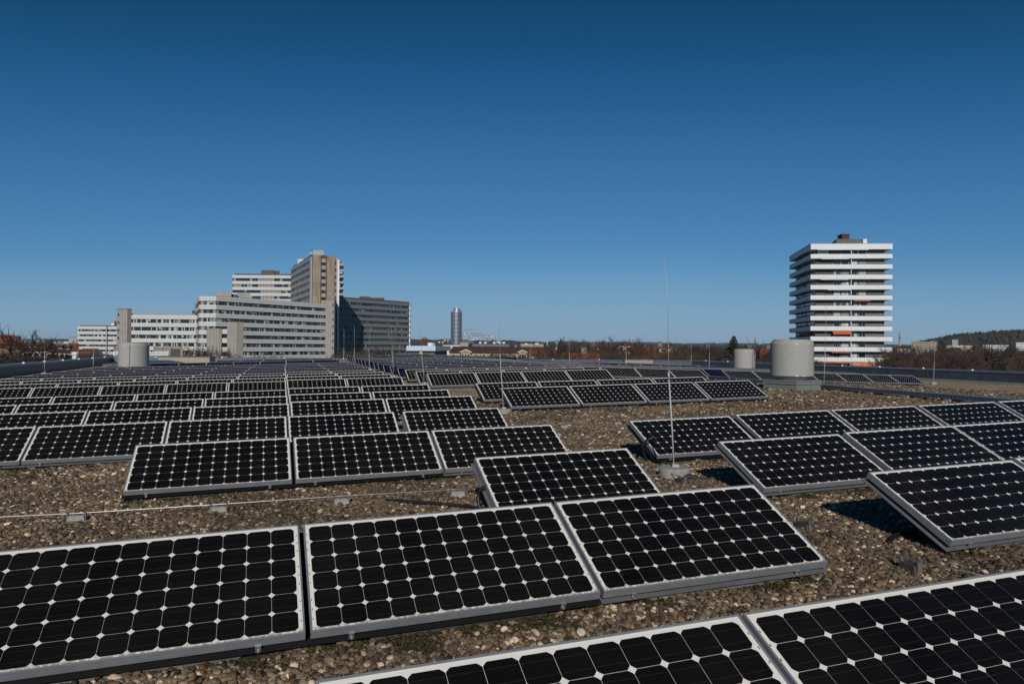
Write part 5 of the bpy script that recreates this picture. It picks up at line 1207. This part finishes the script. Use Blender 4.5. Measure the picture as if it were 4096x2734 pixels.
# ------------------------------------------------------------------ trees
M['bark'] = mat('dark_bark', (.055, .042, .032), .95, noise=.4, nscale=3)
M['bark_black'] = mat('black_bark', (.020, .017, .015), .95)
M['twig'] = mat('brown_twigs', (.074, .049, .034), .95)
M['twig_red'] = mat('reddish_twigs', (.088, .051, .034), .95)
M['needle'] = mat('spruce_needles', (.030, .045, .020), .9, noise=.5, nscale=2, ncol=(.012, .020, .010))
M['twig_pale'] = mat('pale_twigs', (.098, .070, .050), .95); M['twig_dark'] = mat('dark_twigs', (.045, .032, .025), .95)
def tree_meshes(seed, rx, rz, cz, N, twig_m, bark_m, r_tip=.017, twigs=3, trunk_lean=.04, gn=.5, topbias=.0, tl=.55):
    """bare tree 12 m high: points spread through the crown are joined one by one to the nearest branch, radii follow the pipe rule"""
    H = 12.; rng = np.random.default_rng(seed); pr = random.Random(seed)
    pts = []
    while len(pts) < N:
        v = rng.normal(size=3); v /= np.linalg.norm(v); r_ = rng.uniform(.12, 1) ** .55
        lump = 1 + .16 * math.sin(3 * math.atan2(v[1], v[0]) + seed) * (1 - abs(v[2])) + .1 * math.sin(5 * v[2] + 2 * v[0] + seed * 2)
        p = np.array([v[0] * rx * r_ * lump, v[1] * rx * r_ * lump, cz + v[2] * rz * r_ * lump])
        if p[2] > H * .17: pts.append(p)
    pts = np.array(pts); th = cz - rz * .45
    nodes = [np.array([0, 0, -.3])]; par = [-1]
    for k in range(1, 7):
        f = k / 6; nodes.append(np.array([trunk_lean * H * f * f * math.sin(seed), trunk_lean * H * f * f * math.cos(seed), th * f])); par.append(k - 1)
    d0 = np.linalg.norm(pts - nodes[-1], axis=1); order = np.argsort(d0 * rng.uniform(.8, 1.2, N))
    arr = np.zeros((6 + 3 * N + 8, 3)); arr[:7] = nodes; n = 7
    for i in order:
        p = pts[i]; d = arr[3:n] - p; dist = np.sqrt((d ** 2).sum(1)); cost = dist * (1 + gn * np.clip((d[:, 2]) / (dist + 1e-6) + .1, 0, 1.2))
        j = int(np.argmin(cost)) + 3; q = arr[j]; L = dist[j - 3]; k = 1 if L < .45 else (2 if L < 1.6 else 3); prev = j
        for s in range(1, k + 1):
            f = s / k; m = q + (p - q) * f
            if s < k: m = m + rng.normal(0, .07 * L, 3) + np.array([0, 0, -.05 * L])
            if n >= len(arr): break
            arr[n] = m; par.append(prev); prev = n; n += 1
    par = np.array(par[:n]); w = np.zeros(n); kids = np.bincount(par[1:], minlength=n)
    w[kids == 0] = 1
    for i in range(n - 1, 0, -1): w[par[i]] += w[i]
    rad = r_tip * w ** .46
    tb, cb = MB(), MB()
    def seg(b, p, q, r1, r2, ns):
        p, q, r1, r2 = Vector(p), Vector(q), float(r1), float(r2); d = q - p
        if d.length < 1e-4: return
        d.normalize(); a = d.orthogonal().normalized(); c = d.cross(a); A_ = [2 * PI * t / ns for t in range(ns)]
        b.grid([[p + r1 * (a * math.cos(t) + c * math.sin(t)) for t in A_], [q + r2 * (a * math.cos(t) + c * math.sin(t)) for t in A_]], True, 0, True)
    for i in range(1, n):
        big = rad[i] > r_tip * 4.5
        seg(tb if big else cb, arr[par[i]], arr[i], min(rad[par[i]], rad[i] * 1.35), rad[i], 6 if big else 3)
    cen = np.array([0, 0, cz - rz * .3])
    for i in range(7, n):
        if w[i] <= 3:
            o = arr[i] - cen; o /= np.linalg.norm(o) + 1e-6; par_d = arr[i] - arr[par[i]]; par_d /= np.linalg.norm(par_d) + 1e-6
            for k_ in range(twigs):
                v = o * .55 + par_d * .6 + rng.normal(0, .45, 3) + np.array([0, 0, .18]); v /= np.linalg.norm(v); L = rng.uniform(.5, 1.3) * tl; s = arr[i] + (arr[par[i]] - arr[i]) * rng.uniform(0, .7)
                m = s + v * L * .5; e = m + (v + rng.normal(0, .25, 3)) * L * .5
                seg(cb, s, m, r_tip * .8, r_tip * .65, 3); seg(cb, m, e, r_tip * .65, r_tip * .45, 3)
    zm = max(v[2] for v in cb.v); s = H / zm
    for b in (tb, cb): b.v = [(x * s, y * s, z * s) for x, y, z in b.v]
    return tb.mesh('trunk', bark_m), cb.mesh('crown', twig_m)
TR = [tree_meshes(1, 4.3, 4.3, 7.5, 1150, M['twig_dark'], M['bark'], r_tip=.0185, twigs=5), tree_meshes(2, 3.7, 4.6, 7.2, 1100, M['twig_red'], M['bark'], gn=1.1, r_tip=.0185, twigs=5),
      tree_meshes(3, 5.0, 3.9, 7.7, 1250, M['twig_pale'], M['bark'], r_tip=.0185, twigs=5), tree_meshes(4, 2.0, 5.2, 6.6, 900, M['twig'], M['bark'], gn=1.8, trunk_lean=.01, r_tip=.018, twigs=5),
      tree_meshes(5, 4.0, 4.2, 7.5, 170, M['bark_black'], M['bark_black'], r_tip=.030, twigs=4, trunk_lean=.08, tl=1.0), tree_meshes(16, 4.8, 4.2, 7.5, 1250, M['twig_red'], M['bark'], r_tip=.0185, twigs=5)]
def tree(px, pyt, D, var, label, wide=1.0, group=None, name='bare_tree'):
    q = Wp(px, pyt, D); root = empty(name, (q.x, D, 0)); s = q.z / 12; rot = (px * 37.7) % 6.28
    link_mesh('trunk', TR[var][0], root); link_mesh('crown', TR[var][1], root)
    root.scale = (s * wide, s * wide, s); root.rotation_euler.z = rot
    return tag(root, label, 'tree', group)
G_ = 'bare winter trees beyond the roof'
tree(2289, 1343, 150, 2, 'rounded bare tree with wide crown standing highest left of the middle', 1.0, G_)
tree(2362, 1348, 150, 1, 'bare tree with thin upright twigs between the round tree and white house', 1.0, G_)
tree(2466, 1341, 140, 0, 'broad bare tree rising left behind the square white house', 1.1, G_)
tree(2520, 1343, 135, 5, 'bare tree standing before the square white house', 1.0, G_)
tree(2586, 1358, 140, 1, 'bare tree just right of the square white house', 1.0, G_)
tree(2694, 1360, 300, 3, 'slim distant upright tree above the big red hip roof', .7, G_)
tree(2792, 1362, 130, 1, 'bare tree between the red hip roof and the spruce', 1.0, G_)
tree(2999, 1346, 120, 3, 'dense upright bare poplar right of the spruce', .85, G_)
tree(3050, 1345, 95, 4, 'black gnarled dead tree left of the big drum ventilator', .75, G_)
tree(3118, 1366, 130, 0, 'bare tree just left of the big drum ventilator', 1., G_)
tree(4030, 1350, 95, 4, 'largest black limbed bare tree near the right picture edge', 1.1, G_)
tree(3268, 1424, 85, 4, 'small black bare tree right of the big drum before the tower', .55, G_)
tree(3590, 1396, 120, 5, 'bare tree right beside the foot of the balcony tower', .6, G_)
tree(3625, 1386, 120, 4, 'dark limbed bare tree below the tall tan stack', 1., G_)
tree(3690, 1377, 115, 0, 'tall bare tree before the beige apartment block', 1.1, G_)
tree(14, 1290, 84, 0, 'tall bare tree at the left picture edge above the orange roof', 1.0, G_)
tree(752, 1366, 118, 2, 'leaning bare tree before the four storey white wing', .6, G_)
tree(800, 1380, 120, 0, 'bare tree before the low link wing', .6, G_)
tree(838, 1374, 119, 2, 'wide bare tree before the lower left twin tower', .7, G_)
tree(925, 1396, 120, 1, 'thin bare tree before the taller right twin tower', .7, G_)
for i, (px, py) in enumerate(((1050, 1405), (1120, 1408), (1385, 1388), (1420, 1384), (1470, 1386), (1520, 1378), (1560, 1390), (1605, 1400))):
    tree(px, py, 165, (0, 5, 2, 1, 2, 0, 5, 2)[i], 'thin bare tree, %s of the row before the office wings' % (ORD[i + 1] + ' from the left'), .8, 'row of thin bare trees before the office wings')
for i in range(9):
    tree(hr.uniform(330, 460), hr.uniform(1398, 1412), 150 + i, i % 3, 'small bare tree in the low thicket before the lowest white wing', .8, 'low thicket before the lowest white wing')
tr_ = random.Random(31); nt_ = 0
TH = 'brown thicket of bare trees between roof and town'; TL = 'bare brown tree crowded in the thicket between the roof edge and town'
for (p0, p1, n, y0, y1, d0, d1) in ((1880, 2220, 17, 1396, 1416, 150, 230), (2200, 2480, 18, 1366, 1408, 100, 180), (2440, 2700, 8, 1392, 1418, 95, 130), (2710, 2960, 22, 1364, 1406, 100, 170), (2970, 3200, 10, 1386, 1410, 105, 150), (3590, 3760, 20, 1370, 1412, 85, 170), (3750, 4130, 36, 1366, 1412, 80, 180), (-60, 110, 13, 1382, 1410, 80, 120), (110, 320, 8, 1408, 1428, 105, 160)):
    for i in range(n):
        px = p0 + (p1 - p0) * (i + tr_.uniform(0, 1)) / n
        tree(px, y1 - (y1 - y0) * tr_.uniform(0, 1) ** 1.7, tr_.uniform(d0, d1), tr_.choice((0, 1, 2, 5, 3, 2, 0)), TL, tr_.uniform(.75, 1.1), TH)
# spruces
def spruce(px, pyt, D, wpx, label, seed):
    q = Wp(px, pyt, D); H = q.z; rng = random.Random(seed); Rb = min(7.5, wpx / 2. / (1441 - pyt) * H * 1.5); root = empty('spruce', (q.x, D, 0))
    b = MB(); b.tube([(0, 0, -.3), (0, 0, H * .5), (0, 0, H * .985)], [.28, .16, .02], 7); b.build('trunk', M['bark'], root)
    b = MB(); z = H * .12
    z = max(z, H - 9.5)
    while z < H * .99:
        f = 1 - (z - H * .12) / (H * .88); R_ = Rb * f ** .85 + .12; n = max(5, int(34 * f + 5))
        for k in range(n):
            az = 2 * PI * k / n + rng.uniform(-.3, .3); L = R_ * rng.uniform(.65, 1.12); dx, dy = math.cos(az), math.sin(az); p = Vector((0, 0, z + rng.uniform(-.15, .15))); m_ = 5
            for s in range(m_):
                t0, t1 = s / m_, (s + 1) / m_; a0 = p + Vector((dx, dy, -.30)) * L * t0 + Vector((0, 0, .22 * L * t0 * t0)); a1 = p + Vector((dx, dy, -.30)) * L * t1 + Vector((0, 0, .22 * L * t1 * t1))
                for _ in range(2):
                    sd = Vector((-dy, dx, 0)) * rng.uniform(.14, .34) * (1 - .45 * t0) * min(1, L); dr = Vector((0, 0, -rng.uniform(.06, .30)))
                    b.poly([a0 - sd + dr, a1 - sd * .6 + dr, a1 + Vector((0, 0, .05)), a0 + Vector((0, 0, .05))], 0); b.poly([a0 + Vector((0, 0, .05)), a1 + Vector((0, 0, .05)), a1 + sd * .6 + dr, a0 + sd + dr], 0)
        z += .22
    b.build('crown', M['needle'], root); tag(root, label, 'tree')
spruce(2934, 1340, 112, 52, 'dark green pointed spruce left of the small looking drum ventilator', 3)
spruce(2665, 1373, 240, 16, 'small dark conifer behind the big red hip roof', 4)
spruce(2243, 1353, 170, 26, 'dark conifer beside the slim white church tower', 5)
spruce(2206, 1371, 230, 15, 'low dark conifer left of the slim white church tower', 6)
# evergreen shrubs and ivy low in the thickets
def shrub(px, py, D, w, label, seed):
    q = Wp(px, py, D); rng = random.Random(seed); b = MB(); zb = max(0, q.z - w)
    for i in range(700):
        v = Vector((rng.gauss(0, 1), rng.gauss(0, 1), rng.gauss(0, 1))).normalized() * rng.uniform(.5, 1.0); c = Vector((v.x * w, v.y * w * .7, q.z * .55 + v.z * q.z * .45)); n = Vector((rng.gauss(0, 1), rng.gauss(0, 1), rng.gauss(0, 1))).normalized(); a = n.orthogonal().normalized() * rng.uniform(.12, .3); d = n.cross(a) * .8
        b.poly([c - a, c - d, c + a, c + d])
    o = b.build('evergreen_shrub', M['shrub']); o.location = (q.x, D, 0); tag(o, label, 'shrub')
M['shrub'] = mat('shrub_leaves', (.055, .075, .02), .8, noise=.5, nscale=1)
shrub(2290, 1422, 105, 1.2, 'green shrub before the low red roof in the middle', 1); shrub(148, 1434, 75, 2.0, 'green hedge just beyond the left parapet', 2); shrub(3705, 1428, 98, 2.2, 'olive green ivy mass in the right thicket behind the lightning rod', 3)

# ------------------------------------------------------------------ air: thin even haze round everything
b = MB(); b.box(-15000, 15000, -1500, 15500, -1.5, 142)
hz_ = bpy.data.materials.new('haze_air'); hz_.use_nodes = True; nt = hz_.node_tree; nt.nodes.clear()
ho = nt.nodes.new('ShaderNodeOutputMaterial'); pv = nt.nodes.new('ShaderNodeVolumePrincipled'); nt.links.new(pv.outputs[0], ho.inputs['Volume'])
pv.inputs['Color'].default_value = (.72, .84, 1, 1); pv.inputs['Density'].default_value = 3.2e-5; pv.inputs['Anisotropy'].default_value = .0
o = b.build('haze', hz_); tag(o, kind='stuff')
